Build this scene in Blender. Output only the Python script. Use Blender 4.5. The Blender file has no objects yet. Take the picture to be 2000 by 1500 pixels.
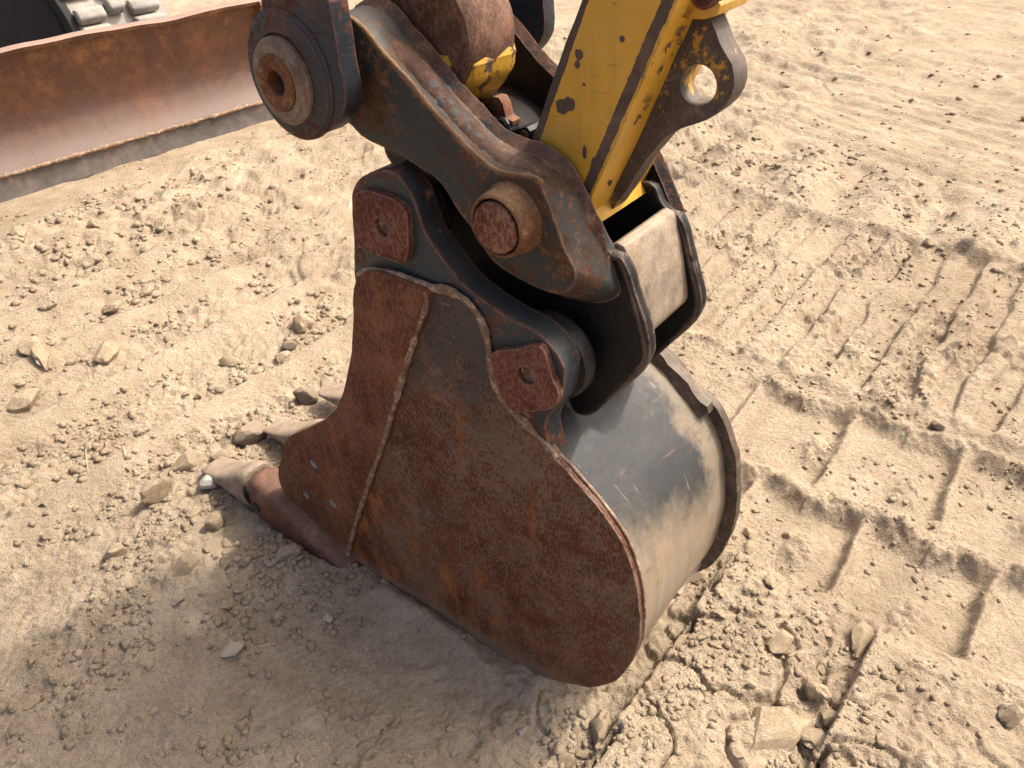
import bpy, bmesh, math, random
import numpy as np
from mathutils import Vector, Matrix
from mathutils.geometry import tessellate_polygon

# ------------------------------------------------------------------ camera
SC = bpy.context.scene
F, CX, CY, H = 1503.0, 1000.0, 750.0, 1.7        # focal length and centre in photo pixels, eye height in metres
PITCH, ROLL = math.radians(35.886), math.radians(3.5)
cP, sP, cR, sR = math.cos(PITCH), math.sin(PITCH), math.cos(ROLL), math.sin(ROLL)
CAM = np.array([0.0, 0.0, H])
cam_data = bpy.data.cameras.new('camera')
cam_data.sensor_width = 36.0
cam_data.lens = 36.0 * F / 2000.0
cam_data.clip_start, cam_data.clip_end = 0.05, 600.0
cam = bpy.data.objects.new('camera', cam_data)
SC.collection.objects.link(cam)
_r0, _u0, _f0 = Vector((1, 0, 0)), Vector((0, sP, cP)), Vector((0, cP, -sP))
_rt, _up = _r0 * cR - _u0 * sR, _r0 * sR + _u0 * cR
cam.matrix_world = Matrix(((_rt.x, _up.x, -_f0.x, 0), (_rt.y, _up.y, -_f0.y, 0), (_rt.z, _up.z, -_f0.z, H), (0, 0, 0, 1)))
SC.camera = cam

# frame of the machine: u = travel direction (toward the right), n = along the pins, z = up
NV = np.array([0.64099602, 0.7675442, 0.0])
UV = np.array([NV[1], -NV[0], 0.0])
ORG = np.array([-0.10682582, 1.20074852, 0.0])
ROTZ = math.atan2(UV[1], UV[0])

# ------------------------------------------------------------------ light
SUN_EL = math.radians(52)
SUN_A = math.radians(58)                          # from u toward n
_sh = UV * math.cos(SUN_A) + NV * math.sin(SUN_A)
SUN_DIR = Vector((_sh[0] * math.cos(SUN_EL), _sh[1] * math.cos(SUN_EL), math.sin(SUN_EL)))
W = bpy.data.worlds.new('World'); SC.world = W; W.use_nodes = True
_wn = W.node_tree.nodes; _bg = _wn['Background']
_sky = _wn.new('ShaderNodeTexSky'); _sky.sky_type = 'NISHITA'; _sky.sun_disc = False
_sky.sun_elevation = SUN_EL; _sky.sun_rotation = math.atan2(SUN_DIR.x, SUN_DIR.y)
_sky.dust_density = 10.0; _sky.air_density = 0.8; _sky.ozone_density = 0.8
W.node_tree.links.new(_sky.outputs[0], _bg.inputs[0]); _bg.inputs[1].default_value = 0.15
_sl = bpy.data.lights.new('sun', 'SUN'); _sl.energy = 2.0; _sl.angle = math.radians(2.4); _sl.color = (1.0, 0.945, 0.845)
sun = bpy.data.objects.new('sun', _sl); SC.collection.objects.link(sun)
sun.rotation_euler = (-SUN_DIR).to_track_quat('-Z', 'Y').to_euler()
SC.view_settings.view_transform = 'Standard'; SC.view_settings.look = 'None'
SC.view_settings.exposure = 1.02; SC.view_settings.gamma = 1.0
SC.render.engine = 'CYCLES'
SC.cycles.max_bounces = 4; SC.cycles.diffuse_bounces = 3; SC.cycles.glossy_bounces = 2

# ------------------------------------------------------------------ measuring helpers
def ray(px, py):
    a, b = px - CX, CY - py
    a, b = a * cR + b * sR, -a * sR + b * cR
    return np.array([a, F * cP + b * sP, -F * sP + b * cP])
def gpt(px, py, z=0.0):                            # ground point under a photo point -> (U, S)
    r = ray(px, py); p = CAM + r * ((z - H) / r[2]) - ORG
    return float(p @ UV), float(p @ NV)
def tr(pts, s, k=0.0):                             # outline in the plate plane  S = s + k*U  -> [(U, Z)]
    out = []
    nn = NV - k * UV
    for px, py in pts:
        r = ray(px, py); t = ((ORG + s * NV - CAM) @ nn) / (r @ nn)
        p = CAM + r * t - ORG
        out.append((float(p @ UV), float(p[2])))
    return out

COL = SC.collection
def root(name, label, cat, loc=(0, 0, 0), group=None):
    o = bpy.data.objects.new(name, None); COL.objects.link(o)
    p = ORG + UV * loc[0] + NV * loc[1]
    o.location = (p[0], p[1], loc[2]); o.rotation_euler = (0, 0, ROTZ)
    o.empty_display_size = 0.1
    o['label'] = label; o['category'] = cat
    if group: o['group'] = group
    o['_off'] = loc
    return o
def off_of(o):
    while o is not None:
        if '_off' in o: return o['_off']
        o = o.parent
    return (0, 0, 0)
def link(name, me, mat, parent=None, smooth=True, ang=35):
    me.materials.clear(); me.materials.append(mat)
    o = bpy.data.objects.new(name, me); COL.objects.link(o)
    if parent is not None:
        ox = off_of(parent)
        me.transform(Matrix.Translation((-ox[0], -ox[1], -ox[2])))
        o.parent = parent
    if smooth:
        me.polygons.foreach_set('use_smooth', [True] * len(me.polygons))
        me.set_sharp_from_angle(angle=math.radians(ang))
    return o

def resample(pts, step, closed=True, smooth=True):
    """Catmull-Rom through the points, resampled at about `step` metres."""
    P = [np.array(p, float) for p in pts]; n = len(P); out = []
    rng = range(n if closed else n - 1)
    for i in rng:
        p1, p2 = P[i], P[(i + 1) % n]
        p0 = P[(i - 1) % n] if (closed or i > 0) else p1 * 2 - p2
        p3 = P[(i + 2) % n] if (closed or i < n - 2) else p2 * 2 - p1
        L = np.linalg.norm(p2 - p1); m = max(1, int(round(L / step)))
        for j in range(m):
            t = j / m
            if smooth:
                q = 0.5 * ((2 * p1) + (-p0 + p2) * t + (2 * p0 - 5 * p1 + 4 * p2 - p3) * t * t + (-p0 + 3 * p1 - 3 * p2 + p3) * t ** 3)
            else:
                q = p1 + (p2 - p1) * t
            out.append(q)
    if not closed: out.append(P[-1])
    return out
_rng = random.Random(4)
def wobble(pts, amp, seed=0):
    """uneven hand-cut / worn edge: low and high frequency jitter along the outline"""
    if amp <= 0: return [tuple(p) for p in pts]
    rs = np.random.RandomState(seed + 11); n = len(pts)
    a = rs.normal(size=(n, 2))
    b = a.copy()
    for sh, w in ((1, .8), (2, .6), (3, .4), (-1, .8), (-2, .6), (-3, .4)):
        b += np.roll(a, sh, 0) * w
    b = b / b.std() * amp + rs.normal(size=(n, 2)) * amp * 0.25
    return [(float(p[0] + d[0]), float(p[1] + d[1])) for p, d in zip(pts, b)]
def circle(cu, cz, r, n=28, jit=0.0, seed=0):
    rs = np.random.RandomState(seed)
    return [(cu + math.cos(2 * math.pi * i / n) * (r + jit * rs.normal()), cz + math.sin(2 * math.pi * i / n) * (r + jit * rs.normal())) for i in range(n)]

def plate(name, outer, y0, y1, mat, parent, holes=(), bevel=0.004, seg=3, k=0.0, back=None, ykb=None, step=0.012, smooth=True, wob=0.0008, seed=1, base=None, sign=1, ang=35):
    """solid plate: outline in (U,Z), thickness y0..y1 along the pins; `back` gives another outline for the rear face (loft)."""
    o2 = wobble(resample(outer, step, smooth=smooth), wob, seed) if step else [tuple(p) for p in outer]
    if back is not None:
        n = len(o2)
        dense = resample(back, step * .25, smooth=smooth)
        idx = np.linspace(0, len(dense), n, endpoint=False).astype(int)
        # match by arc length
        d = np.array(dense); seg_l = np.linalg.norm(np.roll(d, -1, 0) - d, axis=1); cum = np.concatenate([[0], np.cumsum(seg_l)])
        f = np.array(o2); sl = np.linalg.norm(np.roll(f, -1, 0) - f, axis=1); cf = np.concatenate([[0], np.cumsum(sl)])
        b2 = []
        for i in range(n):
            t = cf[i] / cf[-1] * cum[-1]; j = min(np.searchsorted(cum, t, 'right') - 1, len(d) - 1)
            w = (t - cum[j]) / max(seg_l[j], 1e-9); b2.append(tuple(d[j] * (1 - w) + d[(j + 1) % len(d)] * w))
    else:
        b2 = o2
    loops = [(o2, b2)] + [(h, h) for h in holes]
    bb = 0.0 if base is None else base
    def Y(u, y): return bb + sign * (y + k * u)
    verts, faces = [], []
    flat = []
    for fr, bk in loops:
        st = len(verts); n = len(fr)
        verts += [(p[0], Y(p[0], y0), p[1]) for p in fr] + [(p[0], Y(p[0], y1), p[1]) for p in bk]
        for i in range(n):
            j = (i + 1) % n
            faces.append((st + i, st + j, st + n + j, st + n + i))
        flat.append((st, n))
    def cap(which):
        lp = [[Vector((p[0], p[1], 0)) for p in (l[which])] for l in loops]
        tris = tessellate_polygon(lp)
        mp = []
        for st, n in flat: mp += [st + i + (n if which else 0) for i in range(n)]
        return [tuple(mp[i] for i in t) for t in tris]
    faces += cap(0) + cap(1)
    bm = bmesh.new()
    vs = [bm.verts.new(v) for v in verts]
    for f_ in faces:
        try: bm.faces.new([vs[i] for i in f_])
        except ValueError: pass
    bmesh.ops.recalc_face_normals(bm, faces=bm.faces)
    if bevel > 0:
        bm.normal_update()
        es = [e for e in bm.edges if len(e.link_faces) == 2 and e.calc_face_angle(0) > math.radians(40)]
        bmesh.ops.bevel(bm, geom=es, offset=bevel, segments=seg, affect='EDGES', profile=0.5, clamp_overlap=True)
    me = bpy.data.meshes.new(name); bm.to_mesh(me); bm.free()
    return link(name, me, mat, parent, ang=ang)

def lathe(name, cu, cz, prof, mat, parent, n=40, jit=0.0, seed=0, ang=30):
    """turned part about an axis along the pins; prof = [(radius, y)]"""
    rs = np.random.RandomState(seed)
    verts, faces = [], []
    m = len(prof); wob = 1 + jit * np.convolve(np.tile(rs.normal(size=n), 3), np.ones(5) / 5, 'same')[n:2 * n]
    for i in range(n):
        a = 2 * math.pi * i / n
        for r, y in prof:
            rr = r * wob[i]
            verts.append((cu + math.cos(a) * rr, y, cz + math.sin(a) * rr))
    for i in range(n):
        j = (i + 1) % n
        for q in range(m - 1):
            faces.append((i * m + q, j * m + q, j * m + q + 1, i * m + q + 1))
    for q in (0, m - 1):
        if prof[q][0] > 1e-6: faces.append(tuple(i * m + q for i in (range(n) if q == 0 else range(n - 1, -1, -1))))
    me = bpy.data.meshes.new(name); me.from_pydata(verts, [], faces)
    bm = bmesh.new(); bm.from_mesh(me); bmesh.ops.remove_doubles(bm, verts=bm.verts, dist=1e-6); bmesh.ops.recalc_face_normals(bm, faces=bm.faces); bm.to_mesh(me); bm.free()
    return link(name, me, mat, parent, ang=ang)

def tube(name, pts, r, mat, parent, n=8, jit=0.0, seed=0, flat=1.0, step=None, smooth=True, world=False):
    """bead along a 3-D path (weld seams, bars)"""
    P = resample(pts, step, closed=False, smooth=smooth) if step else [np.array(p, float) for p in pts]
    rs = np.random.RandomState(seed); verts, faces = [], []
    m = len(P)
    for i, p in enumerate(P):
        t = P[min(i + 1, m - 1)] - P[max(i - 1, 0)]; t = t / (np.linalg.norm(t) + 1e-9)
        a = np.cross(t, (0, 1, 0)); a = a / (np.linalg.norm(a) + 1e-9) if np.linalg.norm(a) > 1e-4 else np.array([1.0, 0, 0])
        b = np.cross(t, a)
        rr = (r[i] if hasattr(r, '__len__') else r) * (1 + jit * rs.normal())
        c = p + rs.normal(size=3) * jit * rr * .4
        for q in range(n):
            an = 2 * math.pi * q / n
            verts.append(tuple(c + a * math.cos(an) * rr + b * math.sin(an) * rr * flat))
    for i in range(m - 1):
        for q in range(n):
            w = (q + 1) % n
            faces.append((i * n + q, i * n + w, (i + 1) * n + w, (i + 1) * n + q))
    faces.append(tuple(range(n - 1, -1, -1))); faces.append(tuple((m - 1) * n + q for q in range(n)))
    me = bpy.data.meshes.new(name); me.from_pydata(verts, [], faces)
    bm = bmesh.new(); bm.from_mesh(me); bmesh.ops.recalc_face_normals(bm, faces=bm.faces); bm.to_mesh(me); bm.free()
    return link(name, me, mat, parent, ang=60)

def bead(name, pts, r, mat, parent, seed, flat=.7, step=.006):
    """weld bead of uneven width"""
    P = resample(pts, step, closed=False); rs = np.random.RandomState(seed)
    w = np.convolve(rs.normal(size=len(P) + 30), np.hanning(9) / np.hanning(9).sum(), 'same')[15:15 + len(P)]
    return tube(name, P, [r * max(.45, 1 + .55 * v) for v in w], mat, parent, n=8, jit=.05, seed=seed, flat=flat)

def loft(name, rings, mat, parent, ang=40, sub=0):
    """closed rings of equal count joined end to end"""
    n = len(rings[0]); verts = [tuple(v) for r in rings for v in r]; faces = []
    for i in range(len(rings) - 1):
        for q in range(n):
            w = (q + 1) % n
            faces.append((i * n + q, i * n + w, (i + 1) * n + w, (i + 1) * n + q))
    faces.append(tuple(range(n - 1, -1, -1))); faces.append(tuple((len(rings) - 1) * n + q for q in range(n)))
    me = bpy.data.meshes.new(name); me.from_pydata(verts, [], faces)
    bm = bmesh.new(); bm.from_mesh(me); bmesh.ops.recalc_face_normals(bm, faces=bm.faces); bm.to_mesh(me); bm.free()
    return link(name, me, mat, parent, ang=ang)

# ------------------------------------------------------------------ materials
class NT:
    def __init__(s, name):
        s.m = bpy.data.materials.new(name); s.m.use_nodes = True
        s.t = s.m.node_tree; s.n = s.t.nodes; s.b = s.n['Principled BSDF']
        s.tc = s.n.new('ShaderNodeTexCoord')
        s.vec = s.tc.outputs['Object']
    def l(s, a, b): s.t.links.new(a, b)
    def put(s, sock, v):
        if isinstance(v, bpy.types.NodeSocket): s.l(v, sock)
        elif isinstance(v, (tuple, list)) and len(v) == 3 and sock.type == 'RGBA': sock.default_value = (*v, 1)
        else: sock.default_value = v
    def mapping(s, scale, rot=(0, 0, 0), loc=(0, 0, 0)):
        n = s.n.new('ShaderNodeMapping'); s.l(s.vec, n.inputs[0])
        n.inputs['Scale'].default_value = scale; n.inputs['Rotation'].default_value = rot; n.inputs['Location'].default_value = loc
        return n.outputs[0]
    def noise(s, scale, detail=5, rough=.6, vec=None, dist=0.0):
        n = s.n.new('ShaderNodeTexNoise'); n.inputs['Scale'].default_value = scale; n.inputs['Detail'].default_value = detail
        n.inputs['Roughness'].default_value = rough; n.inputs['Distortion'].default_value = dist
        s.l(vec if vec is not None else s.vec, n.inputs['Vector']); return n.outputs['Fac']
    def voro(s, scale, feat='F1', vec=None, out='Distance'):
        n = s.n.new('ShaderNodeTexVoronoi'); n.inputs['Scale'].default_value = scale; n.feature = feat
        s.l(vec if vec is not None else s.vec, n.inputs['Vector']); return n.outputs[out]
    def ramp(s, fac, stops, interp='LINEAR'):
        n = s.n.new('ShaderNodeValToRGB'); cr = n.color_ramp; cr.interpolation = interp
        while len(cr.elements) < len(stops): cr.elements.new(0.5)
        for e, (p, c) in zip(cr.elements, stops):
            e.position = p; e.color = (*c, 1) if hasattr(c, '__len__') else (c, c, c, 1)
        s.put(n.inputs[0], fac); return n.outputs[0]
    def mix(s, fac, a, b, mode='MIX'):
        n = s.n.new('ShaderNodeMix'); n.data_type = 'RGBA'; n.blend_type = mode; n.clamp_factor = True
        s.put(n.inputs[0], fac); s.put(n.inputs[6], a); s.put(n.inputs[7], b); return n.outputs[2]
    def math(s, op, a, b=0.0, c=0.0, clamp=False):
        n = s.n.new('ShaderNodeMath'); n.operation = op; n.use_clamp = clamp
        s.put(n.inputs[0], a); s.put(n.inputs[1], b); s.put(n.inputs[2], c); return n.outputs[0]
    def step(s, fac, lo, hi):
        n = s.n.new('ShaderNodeMapRange'); n.clamp = True; n.interpolation_type = 'SMOOTHSTEP'
        s.put(n.inputs[0], fac); n.inputs[1].default_value = lo; n.inputs[2].default_value = hi
        return n.outputs[0]
    def sep(s, vec=None):
        n = s.n.new('ShaderNodeSeparateXYZ'); s.l(vec if vec is not None else s.vec, n.inputs[0]); return n.outputs
    def edge(s, radius, lo=.02, hi=.25):
        """1 on corners and rims"""
        bv = s.n.new('ShaderNodeBevel'); bv.samples = 3; bv.inputs['Radius'].default_value = radius
        g = s.n.new('ShaderNodeNewGeometry')
        d = s.n.new('ShaderNodeVectorMath'); d.operation = 'DOT_PRODUCT'; s.l(bv.outputs[0], d.inputs[0]); s.l(g.outputs['Normal'], d.inputs[1])
        return s.step(s.math('SUBTRACT', 1.0, d.outputs['Value']), lo, hi)
    def upness(s):
        g = s.n.new('ShaderNodeNewGeometry'); return s.sep(g.outputs['Normal'])[2]
    def bump(s, h, strength, dist=.01, prev=None):
        n = s.n.new('ShaderNodeBump'); n.inputs['Strength'].default_value = strength; n.inputs['Distance'].default_value = dist
        s.put(n.inputs['Height'], h)
        if prev is not None: s.l(prev, n.inputs['Normal'])
        return n.outputs[0]
    def out(s, col, rough, metal=0.0, normal=None, spec=.5):
        s.put(s.b.inputs['Base Color'], col); s.put(s.b.inputs['Roughness'], rough); s.put(s.b.inputs['Metallic'], metal)
        s.b.inputs['Specular IOR Level'].default_value = spec
        if normal is not None: s.l(normal, s.b.inputs['Normal'])
        return s.m

DUST = (0.40, 0.30, 0.20)
def metal(name, dark=(.05, .022, .013), mid=(.13, .05, .025), hot=(.30, .12, .04), coat=None, cover=.5, cscale=7., crough=.38,
          speck=None, speck_amt=.5, dust=.3, edge_col=None, edge_r=.008, scale=16., streak=None, hotamt=.66, bump=.35, bare=None, bare_amt=.5, rough=.78, cnoise=.35, dirt_z=None, spec=.28):
    t = NT(name)
    n1 = t.noise(scale, 6, .65); n2 = t.noise(scale * 5, 5, .7); n3 = t.noise(420, 2, .6)
    v = t.math('ADD', t.math('MULTIPLY', n1, .6), t.math('MULTIPLY', n2, .4))
    col = t.ramp(v, [(.36, dark), (.52, mid), (hotamt, hot)])
    col = t.mix(.7, col, t.ramp(n3, [(.3, .35), (.7, 1.35)]), 'MULTIPLY')
    rg = t.math('ADD', rough - .1, t.math('MULTIPLY', n2, .2))
    met = 0.0
    if speck is not None:
        sp = t.noise(150, 5, .75, vec=t.mapping((1, 1, .55)))
        m = t.math('MULTIPLY', t.step(t.math('ADD', sp, t.math('MULTIPLY', n1, .35)), .62, .76), speck_amt)
        col = t.mix(m, col, speck)
    if streak is not None:
        st = t.noise(streak[0], 4, .6, vec=t.mapping((1, 1, .08)))
        col = t.mix(t.math('MULTIPLY', t.step(st, .5, .72), streak[2]), col, streak[1])
    if bare is not None:
        bm_ = t.step(t.noise(5., 6, .7), bare_amt - .06, bare_amt + .1)
        bc = t.mix(t.noise(60, 4), bare, tuple(c * .55 for c in bare))
        col = t.mix(bm_, col, bc)
    hgt = t.math('ADD', t.math('MULTIPLY', n2, .8), t.math('MULTIPLY', n3, .35))
    if coat is not None:
        cm = t.math('ADD', t.noise(cscale, 9, .72), t.math('MULTIPLY', t.math('SUBTRACT', t.noise(75, 5, .7), .5), cnoise))
        if edge_col is not None or edge_r:
            cm = t.math('ADD', cm, t.math('MULTIPLY', t.edge(edge_r), .5))
        pm = t.math('SUBTRACT', 1.0, t.step(cm, cover - .03, cover + .03))
        cc = t.mix(t.noise(14, 7, .7), tuple(c * .6 for c in coat), tuple(c * 1.5 + .002 for c in coat))
        scr = t.step(t.noise(30, 3, .5, vec=t.mapping((1, 1, 14), rot=(0, .5, 0))), .62, .7)
        cc = t.mix(t.math('MULTIPLY', scr, .12), cc, (.26, .22, .17))
        col = t.mix(pm, col, cc)
        rg = t.math('ADD', t.math('MULTIPLY', pm, crough - rough), rg)
    if edge_col is not None:
        em = t.math('MULTIPLY', t.edge(edge_r * .55, .01, .16), t.step(t.noise(45, 5, .7), .36, .6))
        col = t.mix(em, col, edge_col)
    if dust > 0:
        dm = t.math('MULTIPLY', t.step(t.math('ADD', t.upness(), t.math('MULTIPLY', t.noise(22, 6, .7), .9)), .55, 1.5), dust)
        dm = t.math('ADD', dm, t.math('MULTIPLY', t.step(t.noise(9, 7, .75), .5, .8), dust * .5), clamp=True)
        col = t.mix(dm, col, DUST); rg = t.math('ADD', rg, t.math('MULTIPLY', dm, .2), clamp=True)
    if dirt_z is not None:
        z = t.sep()[2]
        dz = t.math('ADD', z, t.math('MULTIPLY', t.math('SUBTRACT', t.noise(14, 6, .7), .5), .09))
        col = t.mix(t.math('MULTIPLY', t.math('SUBTRACT', 1.0, t.step(dz, dirt_z[0], dirt_z[1])), dirt_z[2]), col, (.30, .22, .15))
    return t.out(col, rg, met, t.bump(hgt, bump, .004), spec)

def side_mat():
    """big side plate: red-brown rust, grey-brown scale flecks, orange bloom low at the front, old blue paint near the ears"""
    t = NT('rust_plate'); x, y, z = t.sep()
    n1 = t.noise(7, 8, .65); n2 = t.noise(38, 7, .7); n3 = t.noise(320, 4, .6)
    col = t.ramp(t.math('ADD', t.math('MULTIPLY', n1, .45), t.math('MULTIPLY', n2, .55)), [(.36, (.046, .014, .007)), (.52, (.122, .034, .013)), (.70, (.22, .070, .022))])
    ob = t.math('ADD', t.math('MULTIPLY', x, -.55), t.math('MULTIPLY', z, -1.0))
    ob = t.math('ADD', ob, t.math('MULTIPLY', t.noise(6, 6, .7), .5))
    ob = t.math('MULTIPLY', t.step(ob, -.14, .16), t.step(t.noise(24, 7, .75, vec=t.mapping((1.2, 1, .5))), .44, .64))
    col = t.mix(t.math('MULTIPLY', ob, .85), col, (.34, .105, .017))
    sp = t.noise(190, 5, .68, vec=t.mapping((1, 1, .55), rot=(0, .25, 0)))
    fl = t.math('ADD', sp, t.math('MULTIPLY', t.math('SUBTRACT', n1, .5), .55))
    fl = t.math('ADD', fl, t.math('MULTIPLY', t.step(z, .15, .55), .045))
    m = t.step(fl, .52, .57)
    col = t.mix(t.math('MULTIPLY', m, .72), col, t.mix(n2, (.085, .064, .048), (.215, .168, .126)))
    # blue-black paint remains toward the ears
    bl = t.math('ADD', t.math('ADD', t.math('MULTIPLY', z, 1.0), .06), t.math('MULTIPLY', t.math('SUBTRACT', t.noise(9, 8, .75), .5), .75))
    bl = t.math('ADD', bl, t.math('MULTIPLY', t.math('SUBTRACT', t.noise(70, 5, .7), .5), .3))
    col = t.mix(t.math('MULTIPLY', t.step(bl, .82, .97), .75), col, t.mix(n2, (.016, .022, .024), (.070, .065, .054)))
    st = t.step(t.noise(30, 4, .6, vec=t.mapping((1, 1, .07))), .58, .70)
    col = t.mix(t.math('MULTIPLY', st, .38), col, (.27, .085, .020))
    scr = t.step(t.noise(20, 3, .5, vec=t.mapping((1, 1, 13), rot=(0, -.9, 0)), dist=.5), .68, .70)
    col = t.mix(t.math('MULTIPLY', scr, .5), col, (.28, .18, .12))
    lg = t.math('MULTIPLY', t.step(t.noise(4.5, 7, .72), .50, .70), .42)
    col = t.mix(lg, col, t.mix(n2, (.090, .070, .054), (.170, .132, .10)))
    col = t.mix(.5, col, t.ramp(n3, [(.3, .5), (.7, 1.3)]), 'MULTIPLY')
    em = t.math('MULTIPLY', t.edge(.006, .01, .16), t.step(t.noise(45, 5, .7), .34, .56))
    col = t.mix(em, col, (.32, .24, .18))
    dz = t.math('ADD', z, t.math('MULTIPLY', t.math('SUBTRACT', t.noise(12, 7, .72), .5), .10))
    col = t.mix(t.math('MULTIPLY', t.math('SUBTRACT', 1.0, t.step(dz, .012, .10)), .65), col, (.30, .22, .15))
    h = t.math('ADD', t.math('MULTIPLY', n2, .7), t.math('MULTIPLY', n3, .3))
    return t.out(col, t.math('ADD', .60, t.math('MULTIPLY', n2, .25)), 0.0, t.bump(h, .5, .004), .25)
def blade_mat():
    t = NT('blade'); x, y, z = t.sep()
    n1 = t.noise(2.2, 7, .65); n2 = t.noise(14, 8, .75); n3 = t.noise(120, 4, .6)
    col = t.ramp(t.math('ADD', t.math('MULTIPLY', n1, .5), t.math('MULTIPLY', n2, .5)), [(.34, (.060, .024, .015)), (.5, (.120, .050, .030)), (.66, (.21, .090, .042))])
    up = t.math('ADD', z, t.math('MULTIPLY', t.math('SUBTRACT', n2, .5), .35))
    col = t.mix(t.math('MULTIPLY', t.step(up, .40, .66), t.step(t.noise(6, 8, .8), .48, .70)), col, (.27, .125, .045))
    lowz = t.math('SUBTRACT', 1.0, t.step(t.math('ADD', z, t.math('MULTIPLY', t.math('SUBTRACT', n1, .5), .35)), .08, .50))
    col = t.mix(t.math('MULTIPLY', lowz, .85), col, (.19, .140, .116))
    col = t.mix(t.math('MULTIPLY', t.step(t.noise(9, 6, .75, vec=t.mapping((1, 1, .3))), .55, .75), .4), col, (.075, .04, .028))
    col = t.mix(.4, col, t.ramp(n3, [(.3, .6), (.7, 1.3)]), 'MULTIPLY')
    col = t.mix(t.math('MULTIPLY', t.step(t.math('ADD', t.upness(), t.math('MULTIPLY', n2, .6)), .8, 1.2), .6), col, (.36, .25, .19))
    return t.out(col, t.math('ADD', .45, t.math('MULTIPLY', n2, .25)), 0.0, t.bump(n2, .25, .01), .5)
M = {}
M['rust_plate'] = side_mat()
M['rust_wing'] = metal('rust_wing', dark=(.060, .018, .008), mid=(.130, .037, .014), hot=(.27, .085, .025), speck=(.20, .125, .085), speck_amt=.45, dust=.05, scale=9, hotamt=.72, streak=(40., (.24, .075, .022), .40), dirt_z=(.04, .14, .4))
M['ear'] = metal('ear', dark=(.050, .016, .008), mid=(.12, .040, .018), hot=(.30, .17, .10), coat=(.020, .030, .037), cover=.585, cscale=8, dust=.08, edge_r=.016, cnoise=.7, edge_col=(.26, .135, .085), scale=20)
M['keeper'] = metal('keeper', dark=(.070, .017, .009), mid=(.125, .031, .016), hot=(.20, .065, .036), speck=(.28, .19, .14), speck_amt=.30, dust=.03, edge_col=(.36, .27, .20), edge_r=.008, scale=14, hotamt=.80)
M['weld'] = metal('weld', dark=(.10, .055, .034), mid=(.24, .150, .095), hot=(.46, .36, .27), dust=.25, scale=45, bump=.6, hotamt=.60)
M['shell'] = None
M['adapter'] = metal('adapter', dark=(.060, .021, .014), mid=(.115, .041, .027), hot=(.22, .10, .06), dust=.14, scale=12, bump=.3, rough=.6)
M['tip'] = metal('tip', dark=(.10, .072, .052), mid=(.25, .19, .138), hot=(.40, .315, .23), dust=.40, scale=22, bump=.45, rough=.65)
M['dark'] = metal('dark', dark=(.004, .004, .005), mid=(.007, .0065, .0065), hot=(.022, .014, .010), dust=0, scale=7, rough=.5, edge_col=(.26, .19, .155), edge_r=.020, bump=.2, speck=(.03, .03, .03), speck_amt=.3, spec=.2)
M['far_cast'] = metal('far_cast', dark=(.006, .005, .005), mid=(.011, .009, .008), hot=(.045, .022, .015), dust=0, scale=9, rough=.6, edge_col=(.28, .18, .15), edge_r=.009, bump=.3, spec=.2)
M['cast'] = metal('cast', dark=(.036, .017, .009), mid=(.095, .043, .021), hot=(.25, .135, .065), coat=(.021, .026, .027), cover=.525, cscale=6.5, dust=.13, edge_r=.014, edge_col=(.32, .19, .11), crough=.5, cnoise=1.0, scale=22)
M['cast_rim'] = metal('cast_rim', dark=(.040, .018, .012), mid=(.115, .052, .034), hot=(.27, .16, .115), coat=(.016, .021, .027), cover=.44, cscale=9, cnoise=.8, dust=.12, scale=26, edge_col=(.36, .23, .17), edge_r=.008)
M['boss'] = metal('boss', dark=(.075, .033, .015), mid=(.18, .085, .038), hot=(.36, .20, .09), dust=.14, scale=26)
M['pin_red'] = metal('pin_red', dark=(.080, .018, .009), mid=(.14, .034, .016), hot=(.26, .11, .06), dust=.05, scale=24, speck=(.30, .20, .14), speck_amt=.5, hotamt=.85)
M['worn'] = metal('worn', dark=(.13, .10, .075), mid=(.30, .24, .175), hot=(.43, .34, .24), dust=.25, scale=6, streak=(26., (.36, .20, .08), .6), bump=.15, rough=.5, bare=(.20, .18, .16), bare_amt=.56)
M['link'] = metal('link', dark=(.040, .014, .008), mid=(.090, .030, .017), hot=(.18, .075, .040), coat=(.019, .024, .032), cover=.56, cscale=6, dust=.05, edge_r=.010, edge_col=(.20, .11, .075), crough=.45, cnoise=.6)
M['collar'] = metal('collar', dark=(.08, .045, .028), mid=(.19, .15, .12), hot=(.29, .25, .21), dust=.08, scale=14, bump=.2, rough=.5, hotamt=.66, speck=(.14, .055, .025), speck_amt=.5)
M['washer_rust'] = metal('washer_rust', dark=(.08, .028, .012), mid=(.16, .060, .024), hot=(.34, .21, .11), dust=.12, scale=26)
M['blade'] = blade_mat()
M['blade_edge'] = metal('blade_edge', dark=(.075, .065, .06), mid=(.125, .108, .098), hot=(.22, .16, .12), dust=.15, scale=3, bump=.1, rough=.45)
M['rod'] = metal('rod', dark=(.045, .018, .010), mid=(.115, .046, .024), hot=(.30, .135, .07), speck=(.2, .165, .14), speck_amt=.35, dust=.10, scale=7, bump=.35)
M['bracket'] = metal('bracket', dark=(.08, .03, .018), mid=(.17, .065, .03), hot=(.3, .13, .05), dust=.15, scale=20)
M['black'] = metal('black', dark=(.008, .008, .009), mid=(.018, .018, .019), hot=(.05, .045, .04), dust=.03, scale=20, rough=.45)
M['rubber'] = metal('rubber', dark=(.012, .012, .013), mid=(.02, .02, .021), hot=(.035, .034, .033), dust=.04, scale=6, rough=.8)
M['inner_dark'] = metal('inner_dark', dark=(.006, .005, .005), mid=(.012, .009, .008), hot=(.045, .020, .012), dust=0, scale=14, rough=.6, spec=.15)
M['rubber_dusty'] = metal('rubber_dusty', dark=(.22, .21, .19), mid=(.34, .325, .29), hot=(.44, .41, .36), dust=.3, scale=6, rough=.9, bump=.2)

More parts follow.
